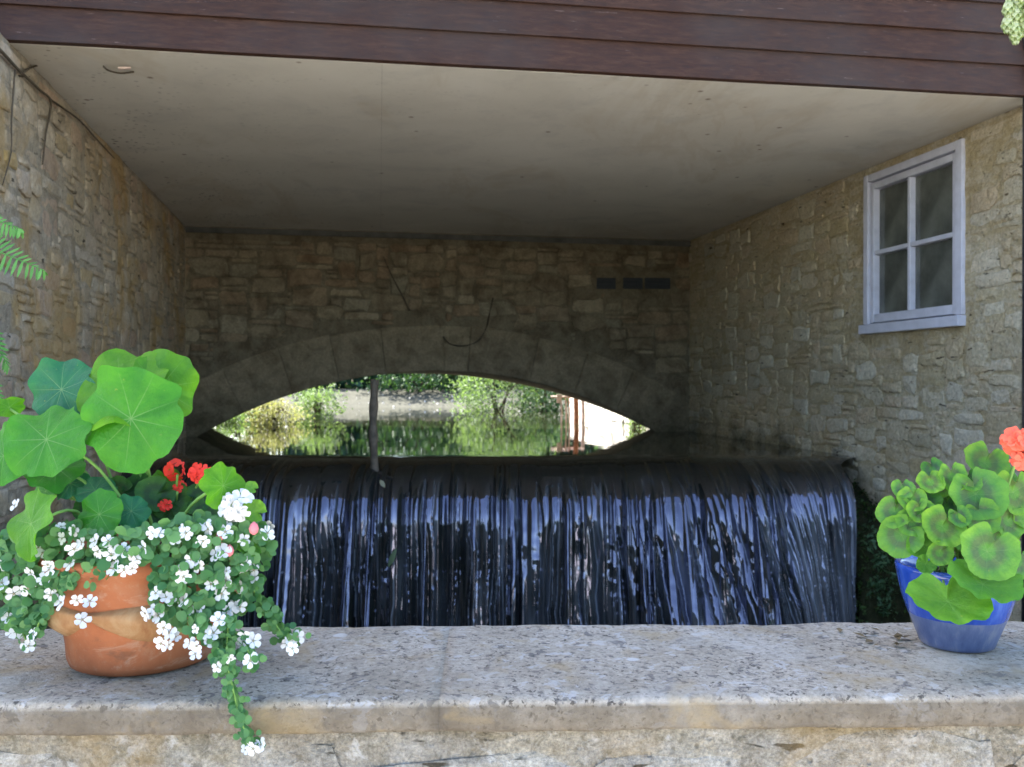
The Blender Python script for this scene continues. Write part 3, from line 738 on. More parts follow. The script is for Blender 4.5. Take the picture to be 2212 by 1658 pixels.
for a_, b_, c_, e_ in vents:
    b = MB(); s_, z_ = (a_ + b_) / 2, (c_ + e_) / 2
    b.box(ns(s_, z_, -.012), b_ - a_ - .004, .03, e_ - c_ - .004, dB, nB)
    for q in range(3): b.box(ns(s_, c_ + (e_ - c_) * (q + .5) / 3, .006), b_ - a_ - .02, .008, .010, dB, nB)
    b.build('air_vent', M['vent'], bridge)
b = MB(); b.box(ns(lenB * .5, ZC - .034, .014), lenB - .25, .03, .04, dB, nB); b.build('wall_plate', M['beam'], bridge)

# --- ceiling of two painted panels
tl = Vector((-1.8228, 3.296, 0)); tr = Vector((2.183, 3.948, 0)); dT = (tr - tl).normalized(); nT = Vector((dT.y, -dT.x, 0))
ceil = bpy.data.objects.new('ceiling', None); ceil.location = (0, 5, ZC); link(ceil); tag(ceil, kind='structure')
def line_at(Xa, s): return None
def panel(x0a, x0b, x1a, x1b):
    """x at the front edge and at the back edge of the left and right side"""
    vs = []
    for zz in (ZC, ZC + .03):
        for xa, back in ((x0a, 0), (x1a, 0), (x1b, 1), (x0b, 1)):
            y = (3.296 + .1628 * (xa + 1.8228) + .012) if not back else BACK_Y(xa) + .25
            vs.append((xa, y, zz))
    meshobj('panel', vs, [[3, 2, 1, 0], [4, 5, 6, 7], [0, 1, 5, 4], [1, 2, 6, 5], [2, 3, 7, 6], [3, 0, 4, 7]], M['ceiling'], ceil)
panel(-2.3, -3.2, -.4940, -1.10); panel(-.4932, -1.0992, 2.6, 1.9)

# --- timber clad storey above
tim = thing('boarded_building', tl + UP * ZC, 'upper storey clad in dark red-brown horizontal boards, spanning over the water', 'building')
PITCH = .128; s_min, s_max = -5.0, 7.5; nb = 18
rb = random.Random(4)
for k in range(nb):
    z0 = ZC - .004 + k * PITCH; s = s_min + rb.uniform(-.8, 0)
    if k < 5: cutsB = [s_min, [1.9, 5.5, 6.2, 0.02, 3.7][k] if k else 4.9, s_max]
    else: cutsB = [s_min, rb.uniform(-2, 5), s_max]
    for a_, b_ in zip(cutsB, cutsB[1:]):
        a_ += .0012; b_ -= .0012
        sec = [(0.0, 0.0), (.024, 0.004), (.024, .010), (.010, PITCH + .014), (0.0, PITCH + .014)]
        n_ = 24; vs = []
        for i in range(n_ + 1):
            q = a_ + (b_ - a_) * i / n_
            wob = .0022 * mn.noise(Vector((q * 1.7, k * 3.1, 0)))
            for dep, zz in sec: vs.append(tl + dT * q + UP * (z0 + zz + wob) + nT * (dep + .004 + (wob if dep else 0)))
        m_ = len(sec); fs = [[i * m_ + j, (i + 1) * m_ + j, (i + 1) * m_ + (j + 1) % m_, i * m_ + (j + 1) % m_] for i in range(n_) for j in range(m_)]
        fs += [list(range(m_)), [n_ * m_ + j for j in range(m_)][::-1]]
        meshobj('board', vs, fs, M['wood'], tim)
ztop = ZC + nb * PITCH
b = MB(); depth = 4.4
c = tl + dT * (s_min + s_max) / 2 - nT * (depth / 2 + .004)
b.box(c + UP * (ZC + .034 + ztop) / 2, s_max - s_min, depth - .01, ztop - ZC - .034, dT, -nT); b.build('backing_wall', M['dark_gap'], tim)
b = MB(); r0 = c + UP * ztop; hw = (s_max - s_min) / 2 + .15; hd = depth / 2 + .12
vs = [r0 + dT * i * hw + nT * j * hd + UP * k for (i, j, k) in ((-1, 1, 0.01), (1, 1, 0.01), (1, 0, 1.2), (-1, 0, 1.2), (-1, -1, 0.01), (1, -1, 0.01))]
b.add(vs, [[0, 1, 2, 3], [3, 2, 5, 4], [0, 3, 4], [1, 5, 2], [0, 4, 5, 1]]); b.build('roof', M['roof'], tim)

# --- parapet
pa = Vector((-3.2, 1.36 - .028 * 3.2, 0)); pb = Vector((3.2, 1.36 + .028 * 3.2, 0)); dP = (pb - pa).normalized(); nP = Vector((dP.y, -dP.x, 0))
ZP = H - .47
par = thing('parapet', pa + dP * 3.2, 'low stone parapet with thick grey lichen-spotted coping, flower pots standing on it', 'wall')
CAPD = .412; CAPT = .049
def cap_slab(s0, s1, seed):
    nx = max(2, int((s1 - s0) / .02)); rng = random.Random(seed)
    sec = []
    for i in range(5): sec.append((-.0 , i / 4))       # placeholder, replaced below
    ring = [(0.004, -CAPT + .0), (0.0, -CAPT + .006), (-.001, -CAPT * .5), (0.0, -.010), (.004, -.003), (.011, 0.0)]
    ring += [(CAPD * q, 0.0) for q in (.1, .2, .3, .4, .5, .6, .7, .8, .9)] + [(CAPD - .010, 0.0), (CAPD - .003, -.003), (CAPD, -.010), (CAPD, -CAPT)]
    vs = []; m_ = len(ring)
    for i in range(nx + 1):
        s = s0 + (s1 - s0) * i / nx
        for dep, z in ring:
            p = pa + dP * s - nP * dep + UP * (ZP + z)
            q = p * 9
            dz = .0035 * mn.noise(q) + .0022 * mn.noise(q * 4.3)
            edge = .004 * mn.noise(p * 16 + Vector((5, 0, 0))) + .003 * mn.noise(p * 45)
            if dep < .02: p = p + nP * edge
            vs.append(p + UP * (dz if z > -CAPT * .9 else dz * .6))
    fs = [[i * m_ + j, (i + 1) * m_ + j, (i + 1) * m_ + (j + 1) % m_, i * m_ + (j + 1) % m_] for i in range(nx) for j in range(m_)]
    fs += [list(range(m_)), [nx * m_ + j for j in range(m_)][::-1]]
    meshobj('coping_slab', vs, fs, M['cap'], par, smooth=True)
def par_s(u): t = (u - 1106) / 2000; Y = 1.36 / (1 - .028 * t); return (P(u, 0, Y) - pa).dot(dP)
j1 = par_s(948)
for s0, s1, sd_ in ((0.2, j1 - 1.15, 1), (j1 - 1.1475, j1 - .00006, 2), (j1 + .00006, j1 + 1.15, 3), (j1 + 1.1525, 6.2, 4)): cap_slab(s0, s1, sd_)
oP = pa - nP * .022
relief_sheet('mortar', oP, dP, nP, (pb - pa).length, -.6, ZP - CAPT - .001, M['mortar_front'], par, 0.04, .008, None, .36)
rngP = random.Random(9); st = []
for row, (z0, z1) in enumerate(((ZP - CAPT - .155, ZP - CAPT - .022), (ZP - CAPT - .33, ZP - CAPT - .17), (ZP - CAPT - .52, ZP - CAPT - .345), (ZP - CAPT - .75, ZP - CAPT - .53), (ZP - CAPT - .96, ZP - CAPT - .76))):
    s = .1
    while s < 6.2:
        l = rngP.uniform(.16, .42); st.append((s, s + l, z0 + rngP.uniform(-.006, .012), z1 + rngP.uniform(-.02, .012))); s += l + .012
rubble(par, oP, dP, nP, st, M['stone_front'], (0.000, 0.007), 0.004, 10, 0.2, 12)

# --- mossy abutment of the weir at the foot of the right wall
ab = [(5.62, -.53), (5.43, -.575), (5.28, -.635), (5.15, -.72), (5.05, -.83), (4.976, -.97), (4.88, -1.2), (4.75, -1.6), (4.6, -2.0)]
apts = smooth_path([(0, y, H + z) for y, z in ab], 4)
vs = []; NA = 9
for p in apts:
    xw = WALL_R(p.y)
    for k in range(NA):
        t = k / (NA - 1)
        off = .03 + -.25 * min(1, t * 1.6); zz = p.z - (0.02 + .9 * max(0, t - .55))
        q = Vector((xw + off, p.y - .10 * max(0, t - .3), zz))
        q += Vector((-1, -.5, .6)) * (.03 * mn.noise(q * 7) + .02 * mn.noise(q * 17)) * min(1, t * 3)
        vs.append(q)
fs = [[i * NA + j, i * NA + j + 1, (i + 1) * NA + j + 1, (i + 1) * NA + j] for i in range(len(apts) - 1) for j in range(NA - 1)]
abt = meshobj('weir_abutment', vs, fs, M['wet_stone'], None, smooth=True)
sol = abt.modifiers.new('thick', 'SOLIDIFY'); sol.thickness = .05; sol.offset = -1
tag(abt, 'dark wet mossy stone abutment where the weir meets the right wall', 'abutment')

# ------------------------------------------------------------------ foliage helpers
def leaf_quads(mb, pts, size, rng, flat=0.0, fold=.25, mi=0, face=None):
    for p in pts:
        s = size * rng.uniform(.6, 1.3)
        n = Vector((rng.gauss(0, 1), rng.gauss(0, 1), rng.gauss(0, 1) + flat))
        if face: n += face
        n.normalize(); a = n.orthogonal().normalized()
        q = rng.uniform(0, 6.28); a = Matrix.Rotation(q, 3, n) @ a; b = n.cross(a)
        mb.add([p - a * s, p + b * s * .5 + n * s * fold * .5, p + a * s, p - b * s * .5 + n * s * fold * .5], [[0, 1, 2], [0, 2, 3]], mi)

def clump_pts(c, rad, n, rng, clumps=30, spread=.28):
    cs = []
    for _ in range(clumps):
        v = Vector((rng.gauss(0, 1), rng.gauss(0, 1), rng.gauss(0, 1))).normalized() * rng.uniform(.45, 1.0) ** .6
        cs.append(v)
    out = []
    for _ in range(n):
        k = rng.choice(cs); v = k + Vector((rng.gauss(0, spread), rng.gauss(0, spread), rng.gauss(0, spread * .8)))
        out.append(Vector(c) + Vector((v.x * rad[0], v.y * rad[1], v.z * rad[2])))
    return out

def shrub(name, base, rad, n, size, mat, label, cat='shrub', group=None, seed=0, lift=.7):
    rng = random.Random(seed); base = Vector(base)
    t = thing(name, base, label, cat, group)
    mb = MB(); c = base + UP * rad[2] * lift
    pts = [p for p in clump_pts(c, rad, n, rng) if p.z > base.z - .02]
    leaf_quads(mb, pts, size, rng, .4)
    mb.build('foliage', mat, t)
    st_ = MB()
    for k in range(5):
        e = c + Vector((rng.uniform(-.6, .6) * rad[0], rng.uniform(-.6, .6) * rad[1], rng.uniform(0, .6) * rad[2]))
        st_.tube(smooth_path([base + Vector((rng.uniform(-.05, .05), rng.uniform(-.05, .05), -.05)), base.lerp(e, .5) + Vector((0, 0, .1)), e], 3), [.02 - .0025 * q for q in range(7)], 5)
    st_.build('stem', M['bark'], t)
    return t

def tree(base, h, crown, n, mat, label, group, seed):
    rng = random.Random(seed); base = Vector(base); t = thing('tree', base, label, 'tree', group)
    tk = MB(); top = base + UP * h
    tk.tube(smooth_path([base - UP * .2, base + Vector((rng.uniform(-.1, .1), 0, h * .35)), base + Vector((rng.uniform(-.3, .3), 0, h * .7)), top], 4), [.2 * (1 - .06 * i) for i in range(13)], 8)
    tk.build('trunk', M['bark'], t)
    lb = MB()
    for k in range(7):
        z = h * rng.uniform(.3, .8); q = rng.uniform(0, 6.28); e = Vector((math.cos(q) * crown[0] * .7, math.sin(q) * crown[1] * .7, h * .25))
        s0 = base + UP * z; lb.tube(smooth_path([s0, s0 + e * .5 + UP * .1, s0 + e], 3), [.07 - .008 * i for i in range(7)], 5)
    lb.build('limb', M['bark'], t)
    mb = MB(); leaf_quads(mb, clump_pts(base + UP * h * .85, crown, n, rng, 45, .22), .13, rng, .4)
    mb.build('crown', mat, t)

# ------------------------------------------------------------------ beyond the bridge
BZ = WATER_Z
def bank(name, pts, z, mat):
    return tag(meshobj(name, [(x, y, z) for x, y in pts] + [(x, y, z - .9) for x, y in pts], [list(range(len(pts)))] + [[i, (i + 1) % len(pts), len(pts) + (i + 1) % len(pts), len(pts) + i] for i in range(len(pts))], mat), kind='structure')
bank('far_bank', [(-40, 16.05), (40, 16.05), (40, 120), (-40, 120)], BZ + .10, M['bed'])
bank('left_bank', [(-40, 8.0), (-3.45, 9.6), (-3.3, 10.6), (-3.7, 12.5), (-5.2, 15.98), (-40, 15.98)], BZ + .035, M['bed'])
rw0 = Vector((1.32, 8.45, 0)); rw1 = Vector((.76, 12.4, 0)); dW = (rw1 - rw0).normalized(); nW = Vector((-dW.y, dW.x, 0))
bank('right_bank', [(1.5, 8.5), (40, 8.5), (40, 15.98), (1.2, 15.98), (.95, 12.4)], BZ + .05, M['bed'])
# grey sloping stone apron on the far bank
fw = thing('river_wall', (0, 15.4, BZ), 'low grey sloping stone wall along the far bank, seen through the arch', 'wall')
b = MB(); nx = 90; vs = []; fs = []
for i in range(nx + 1):
    x = -13 + 26 * i / nx
    for y, z in ((14.75, -.5), (14.8, -.03), (15.1, .05), (15.45, .14), (15.8, .225), (16.02, .27), (16.25, .275), (16.25, -.5)):
        q = Vector((x * 2.1, y * 2.3, z)); vs.append((x, y + .03 * mn.noise(q), BZ + z + .012 * mn.noise(q * 2.3)))
for i in range(nx):
    for k in range(7): fs.append([i * 8 + k, (i + 1) * 8 + k, (i + 1) * 8 + k + 1, i * 8 + k + 1])
b.add(vs, fs); b.build('wall_face', M['grey_wall'], fw)
b = MB(); rg_ = random.Random(8)  # small white bits stand in for flecks of dappled sunlight on the apron
for _ in range(220):
    y = rg_.uniform(14.85, 15.95); p = Vector((rg_.uniform(-7, 4), y, BZ + (y - 14.92) * .245 + .012)); r_ = rg_.uniform(.01, .026)
    vs = [p + Vector((r_ * math.cos(a), r_ * math.sin(a), -.01)) for a in (0, 1.26, 2.5, 3.8, 5.0)] + [p + UP * r_ * .8]
    b.add(vs, [[k, (k + 1) % 5, 5] for k in range(5)])
tag(b.build('light_flecks', M['white_stone'], fw), kind='stuff')

# sunlit pale wall on the right bank
pw = thing('pale_wall', rw0 + UP * BZ, 'sunlit pale stone wall receding along the right bank beyond the arch', 'wall')
relief_sheet('mortar', rw0 + UP * (BZ - .3), dW, nW, (rw1 - rw0).length, 0, .62, M['white_stone'], pw, .06, .01, None, .25)
st = pack((rw1 - rw0).length, .6, .07, (4, 9), (2, 4), lambda *a: True, random.Random(31))
rubble(pw, rw0 + UP * (BZ - .29), dW, nW, st, M['white_stone'], (.004, .014), .004, 12, .10)

rs = random.Random(77)
k = 0
hedge_lab = ['dark rounded shrub behind the far grey wall, leftmost through the arch', 'dark green shrub left of centre behind the grey wall', 'deep green bushy shrub at the middle of the far bank', 'dark shrub right of the middle behind the grey wall', 'shaded green shrub on the far bank towards the right', 'dark shrub at the right end of the far bank', 'dark shrub beyond the left bank at the far wall', 'dark shrub hidden far right behind the pale wall']
for i, x in enumerate((-4.6, -3.2, -1.9, -.6, .7, 2.0)):
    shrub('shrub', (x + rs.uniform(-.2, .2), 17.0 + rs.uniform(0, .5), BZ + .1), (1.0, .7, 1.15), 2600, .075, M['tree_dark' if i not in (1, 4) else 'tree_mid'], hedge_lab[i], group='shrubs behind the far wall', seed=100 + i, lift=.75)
tl_lab = ['tall dark tree beyond the far bank, left of the arch centre', 'tall dark tree beyond the far bank near the centre', 'tall leafy tree beyond the far bank on the right', 'broad tree standing far left beyond the river']
for i, (x, y) in enumerate(((-5, 22), (-.8, 22.5), (3.4, 22))):
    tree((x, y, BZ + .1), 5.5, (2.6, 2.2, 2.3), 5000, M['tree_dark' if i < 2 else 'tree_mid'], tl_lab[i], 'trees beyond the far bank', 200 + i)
shrub_lab2 = ['dark tall shrub in the second row behind the far wall, at the left', 'dark tall shrub in the second row behind the far wall, at the centre', 'dark tall shrub in the second row behind the far wall, at the right', 'dark tall shrub in the second row, between left and centre', 'dark tall shrub in the second row, between centre and right']
for i, x in enumerate((-3.9, -.9, 2.1, -2.3, .6)):
    shrub('shrub', (x, 18.6, BZ + .1), (1.4, .6, 1.9), 5000, .08, M['tree_dark'], shrub_lab2[i], group='shrubs behind the far wall', seed=130 + i, lift=.8)
# plants in and along the water
shrub('bush', (-1.6, 15.9, BZ + .27), (.9, .4, .42), 2600, .04, M['tree_mid'], 'mid-green leafy bush overhanging the far wall left of the arch top', 'bush', seed=301, lift=.9)
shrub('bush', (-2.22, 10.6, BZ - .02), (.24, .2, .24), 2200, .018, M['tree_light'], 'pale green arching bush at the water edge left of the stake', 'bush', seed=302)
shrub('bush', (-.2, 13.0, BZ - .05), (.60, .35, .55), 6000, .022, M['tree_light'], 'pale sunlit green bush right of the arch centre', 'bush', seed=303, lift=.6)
shrub('bush', (.45, 13.3, BZ - .05), (.35, .4, .38), 2400, .028, M['tree_mid'], 'small green bush beside the rusty sluice frame', 'bush', seed=304)
shrub('bush', (-2.92, 9.75, BZ - .02), (.24, .22, .15), 1500, .018, M['tree_light'], 'bright green low plant at the left corner of the arch', 'plant', seed=305)
shrub('bush', (-2.42, 9.35, BZ - .03), (.26, .2, .16), 2200, .016, M['yellow_plant'], 'pale yellow feathery plant on the left water edge', 'plant', seed=306)
shrub('bush', (1.17, 8.75, BZ - .01), (.09, .16, .10), 600, .014, M['tree_light'], 'lime green tuft at the foot of the pale wall', 'plant', seed=308)
shrub('bush', (1.35, 10.6, BZ + .3), (.4, 1.4, .35), 2600, .035, M['tree_mid'], 'green growth on top of the pale right bank wall', 'bush', seed=309)
# rusty sluice frame
sf = thing('sluice_frame', (.62, 9.6, BZ), 'rusty iron sluice frame with thin rods, by the pale wall', 'sluice')
def rod(u, v0, Y, r, mat, nm):
    b = MB(); p = P(u, v0, Y); b.tube([(p.x, p.y, BZ - .25), (p.x + .01, p.y, BZ + .1), (p.x, p.y, p.z)], r, 7); b.build(nm, mat, sf)
rod(1243, 846, 9.55, .026, M['rust'], 'post'); rod(1258, 850, 9.75, .018, M['palepaint'], 'post')
for u in (1211, 1221, 1228): rod(u, 852, 9.6, .0085, M['palepaint'], 'rod')
b = MB(); b.tube([P(1190, 858, 9.6), P(1262, 858, 9.6)], .012, 7); b.build('crossbar', M['palepaint'], sf)
b = MB(); b.box(P(1208, 862, 9.58), .05, .03, .09); b.build('bracket', M['palepaint'], sf)

# stake on the weir crest
stk = MB(); p0 = P(806, 1000, 5.12)
stk.tube(smooth_path([(p0.x + .012, 5.12, H - .62), (p0.x + .004, 5.12, H - .40), (p0.x - .002, 5.125, H - .25), (p0.x + .002, 5.13, H - .12), (p0.x + .006, 5.135, H + .0)], 4), [.0235 + .003 * math.sin(i * 1.3) for i in range(17)], 9)
tag(stk.build('stake', M['stake'], None, True), 'thin dark wooden stake standing upright on the weir crest', 'stake')

# leaves caught in the falling water
def blade(name, p, ln, wd, d, n, mat, label):
    mb = MB(); d = Vector(d).normalized(); n = Vector(n).normalized(); s_ = d.cross(n)
    vs = []; fs = []
    for i in range(6):
        t = i / 5; ww = wd * math.sin(math.pi * (0.08 + .9 * t)); c = Vector(p) + d * ln * (t - .5) + n * .006 * math.sin(math.pi * t)
        vs += [c - s_ * ww, c + n * .003, c + s_ * ww]
    for i in range(5): fs += [[3 * i, 3 * i + 1, 3 * i + 4, 3 * i + 3], [3 * i + 1, 3 * i + 2, 3 * i + 5, 3 * i + 4]]
    mb.add(vs, fs); return tag(mb.build(name, mat), label, 'leaf')
blade('drifted_leaf', P(848, 1205, 4.74), .11, .016, (.35, -.2, .8), (0, -1, .3), M['tree_light'], 'yellow-green leaf caught on the falling water below the stake')
blade('drifted_leaf', P(826, 1046, 4.93), .05, .012, (.5, -.3, -.7), (0, -1, .5), M['yellow_plant'], 'small yellowish leaf stuck at the crest under the stake')

# cable hanging on the bridge wall
def back3(u, v, off=.03): s, z = back_pt(u, v); return ns(s, z, off)
cb = MB(); cb.tube(smooth_path([back3(956, 728), back3(972, 744), back3(1000, 748), (back3(1030, 738)), back3(1048, 712), back3(1056, 680), back3(1064, 645)], 5), [.005 + .002 * math.sin(i * .9) for i in range(31)], 7)
tag(cb.build('hanging_root', M['twig'], None, True), 'dark curved root hooked against the bridge wall above the arch', 'root')
cb = MB(); cb.tube(smooth_path([back3(828, 556), back3(845, 595), back3(866, 635), back3(884, 672)], 5), [.003 + .0004 * i for i in range(16)], 6)
tag(cb.build('hanging_root', M['twig'], None, True), 'dark straight root slanting down the bridge wall left of centre', 'root')

# creeper on the left wall
def left3(u, v, off=.018):
    t = (u - 1106) / 2000; Y = -1.1465 / (t + .1944); return P(u, v, Y) + nL * off
cr = thing('creeper', left3(20, 140), 'bare dark creeper stems climbing the top of the left wall', 'creeper')
for pts, r0, r1 in (([(-25, 95), (0, 120), (25, 147), (45, 166), (75, 194), (100, 216), (99, 245), (91, 280), (86, 318), (82, 356)], .009, .004),
                    ([(40, 158), (60, 146), (80, 142), (104, 141)], .006, .002), ([(22, 152), (14, 260), (13, 330), (-6, 400)], .0045, .003),
                    ([(100, 216), (130, 236), (165, 262), (200, 300), (240, 343)], .006, .003)):
    b = MB(); pp = smooth_path([left3(*q) for q in pts], 4); b.tube(pp, [.72 * r0 + .72 * (r1 - r0) * i / (len(pp) - 1) for i in range(len(pp))], 7); b.build('stem', M['twig'], cr, True)

# bracket on the ceiling
cx = P(255, 152, 3.58)
br_ = thing('ceiling_bracket', (cx.x, cx.y, ZC), 'small broken bracket with a pale chip under the ceiling, upper left', 'bracket')
b = MB(); y0 = 2000 * 1.2 / (820 - 152)
q = lambda u, v: P(u, v, 2000 * 1.185 / (820 - v))
b.tube(smooth_path([q(225, 145), q(236, 154), q(262, 160), q(290, 157)], 4), [.0035] * 13, 6); b.build('wire', M['twig'], br_)
b = MB(); b.box(q(270, 149), .045, .014, .006, (1, .3, .12)); b.build('chip', M['palepaint'], br_)

# drainpipe at the right edge
dp = thing('drainpipe', (2.205, 3.93, 0), 'dark drainpipe standing at the right corner of the opening', 'drainpipe')
b = MB(); b.tube([(2.205, 3.93, 0), (2.205, 3.93, ZC + .28)], .036, 14); b.build('pipe', M['pipe'], dp, True)
b = MB(); b.tube([(2.205, 3.93, ZC + .19), (2.205, 3.93, ZC + .27)], .044, 14); b.tube([(2.205, 3.93, 1.2), (2.205, 3.93, 1.26)], .042, 14); b.build('collar', M['pipe'], dp, True)

# hanging pale cones, upper right corner
hp = thing('hop_cluster', P(2205, -30, 2.6), 'cluster of pale green papery hop cones hanging at the top right', 'plant')
rh = random.Random(5)
for (u, v) in ((2176, 20), (2174, 52), (2196, 8), (2200, 38), (2188, 62), (2212, 60), (2206, -14), (2222, 20), (2184, -8), (2190, 34), (2192, 76)):
    c0 = P(u, v, 2.6 + rh.uniform(-.02, .03)); mb = MB()
    for lay in range(5):
        for k in range(6):
            a = k * 1.047 + lay * .52; zz = .017 - lay * .0085; rr = .015 * math.sin(.5 + lay * .55)
            d = Vector((math.cos(a), math.sin(a), 0)); s_ = Vector((-d.y, d.x, 0)); p = c0 + d * rr + UP * zz
            mb.add([p - s_ * .007 + UP * .006 - d * .004, p - s_ * .006 - UP * .006 + d * .002, p - UP * .013 + d * .0, p + s_ * .006 - UP * .006 + d * .002, p + s_ * .007 + UP * .006 - d * .004], [[0, 1, 2, 3, 4]])
    mb.build('cone', M['hop'], hp)
b = MB(); b.tube(smooth_path([(2.05, 3.885, H + 1.95), (1.85, 3.5, H + 1.9), (1.6, 2.95, H + 1.6), P(2240, -80, 2.6), P(2215, -20, 2.62), P(2195, 40, 2.61)], 4), .003, 5); b.build('stem', M['stem'], hp)

# fern on the left wall
fn = thing('fern', Vector((WALL_L(2.75) + .02, 2.75, H + .35)), 'bright green fern fronds reaching in from the left edge', 'fern')
def frond(a, b_, c_, wid, seed):
    rng = random.Random(seed); path = smooth_path([a, b_, c_], 12); mb = MB(); n_ = len(path)
    for i in range(2, n_):
        t = i / (n_ - 1); tg = (path[i] - path[i - 1]).normalized(); nn = Vector((.1, -1, .35)).normalized(); sd_ = tg.cross(nn).normalized(); ln = wid * (1 - t ** 1.6) + .008
        for sg in (1, -1):
            e = path[i] + sd_ * sg * ln + tg * ln * .35 + Vector((0, rng.uniform(-.01, .01), -.02 * t))
            w_ = tg * max(ln * .13, .006)
            m1 = path[i].lerp(e, .35); m2 = path[i].lerp(e, .7)
            mb.add([path[i] - w_ * .5, m1 - w_ * 1.1, m2 - w_ * .9, e, m2 + w_ * .9, m1 + w_ * 1.1, path[i] + w_ * .5], [[0, 1, 5, 6], [1, 2, 4, 5], [2, 3, 4]])
    mb.tube(path, [.003 - .002 * i / n_ for i in range(n_)], 5)
    mb.build('frond', M['fern'], fn)
frond(P(-120, 520, 2.7), P(-30, 535, 2.6), P(96, 585, 2.5), .085, 1)
frond(P(-120, 470, 2.7), P(-40, 470, 2.65), P(48, 496, 2.6), .05, 2)
frond(P(-110, 600, 2.7), P(-50, 680, 2.6), P(18, 790, 2.55), .06, 3)
frond(P(-110, 620, 2.6), P(-60, 760, 2.5), P(8, 880, 2.45), .06, 4)

# ------------------------------------------------------------------ pots
def lathe(prof, cx, cy, z0, n=48, wob=0.0):
    vs = []; fs = []
    for r, z in prof:
        for k in range(n):
            a = 2 * math.pi * k / n; rr = r * (1 + wob * math.sin(3 * a + z * 20)); vs.append((cx + rr * math.cos(a), cy + rr * math.sin(a), z0 + z))
    for i in range(len(prof) - 1):
        for k in range(n): fs.append([i * n + k, i * n + (k + 1) % n, (i + 1) * n + (k + 1) % n, (i + 1) * n + k])
    return vs, fs
TP = Vector((-.620, 1.559, ZP + .003))
tp = thing('terracotta_pot', TP, 'round terracotta pot with moulded drapery, on the left of the parapet', 'plant pot')
prof = [(0.0, 0.0), (.108, 0.0), (.116, .004), (.120, .014), (.1215, .035), (.124, .055), (.133, .08), (.143, .105), (.150, .135), (.155, .160), (.163, .168), (.166, .180), (.162, .188), (.150, .188), (.145, .165)]
v_, f_ = lathe(prof, TP.x, TP.y, TP.z, 56, .006); meshobj('body', v_, f_, M['terracotta'], tp, True, TP)
# moulded drapery: a band whose lower hem sags in festoons
n_ = 120; vs = []; fs = []; rows = 9
for k in range(n_):
    a = 2 * math.pi * k / n_; ph = (a * 4 / (2 * math.pi) + .13) % 1.0
    sag = math.sin(math.pi * ph); hem = .098 - .046 * sag ** .8; topz = .108 + .012 * sag
    for j in range(rows):
        t = j / (rows - 1); z = hem + (topz - hem) * t
        rb_ = np.interp(z, [p[1] for p in prof[2:10]], [p[0] for p in prof[2:10]])
        out = .0035 + .014 * math.sin(math.pi * min(1, (1 - t) * 1.0 + .06)) ** .8 * (.35 + .65 * sag) + .003 * math.sin(t * 9 + ph * 7) * sag
        if j == 0: out = -.004
        if j == rows - 1: out = -.002
        vs.append((TP.x + (rb_ + out) * math.cos(a), TP.y + (rb_ + out) * math.sin(a), TP.z + z))
for k in range(n_):
    for j in range(rows - 1): fs.append([k * rows + j, ((k + 1) % n_) * rows + j, ((k + 1) % n_) * rows + j + 1, k * rows + j + 1])
meshobj('swag', vs, fs, M['swag'], tp, True, TP)
v_, f_ = lathe([(0.0, .17), (.08, .172), (.149, .168)], TP.x, TP.y, TP.z, 32); meshobj('soil', v_, f_, M['soil'], tp, True, TP)

BP = Vector((.785, 1.632, ZP + .003))
bp = thing('blue_pot', BP, 'small glossy blue glazed pot at the right end of the parapet', 'plant pot')
prof = [(0.0, 0.0), (.056, 0.0), (.061, .003), (.064, .012), (.073, .035), (.083, .06), (.091, .085), (.097, .11), (.1005, .13), (.102, .136), (.100, .141), (.095, .142), (.090, .134), (.088, .11)]
v_, f_ = lathe(prof, BP.x, BP.y, BP.z, 56); meshobj('body', v_, f_, M['blue'], bp, True, BP)
v_, f_ = lathe([(0.0, .122), (.05, .123), (.0885, .118)], BP.x, BP.y, BP.z, 32); meshobj('soil', v_, f_, M['soil'], bp, True, BP)

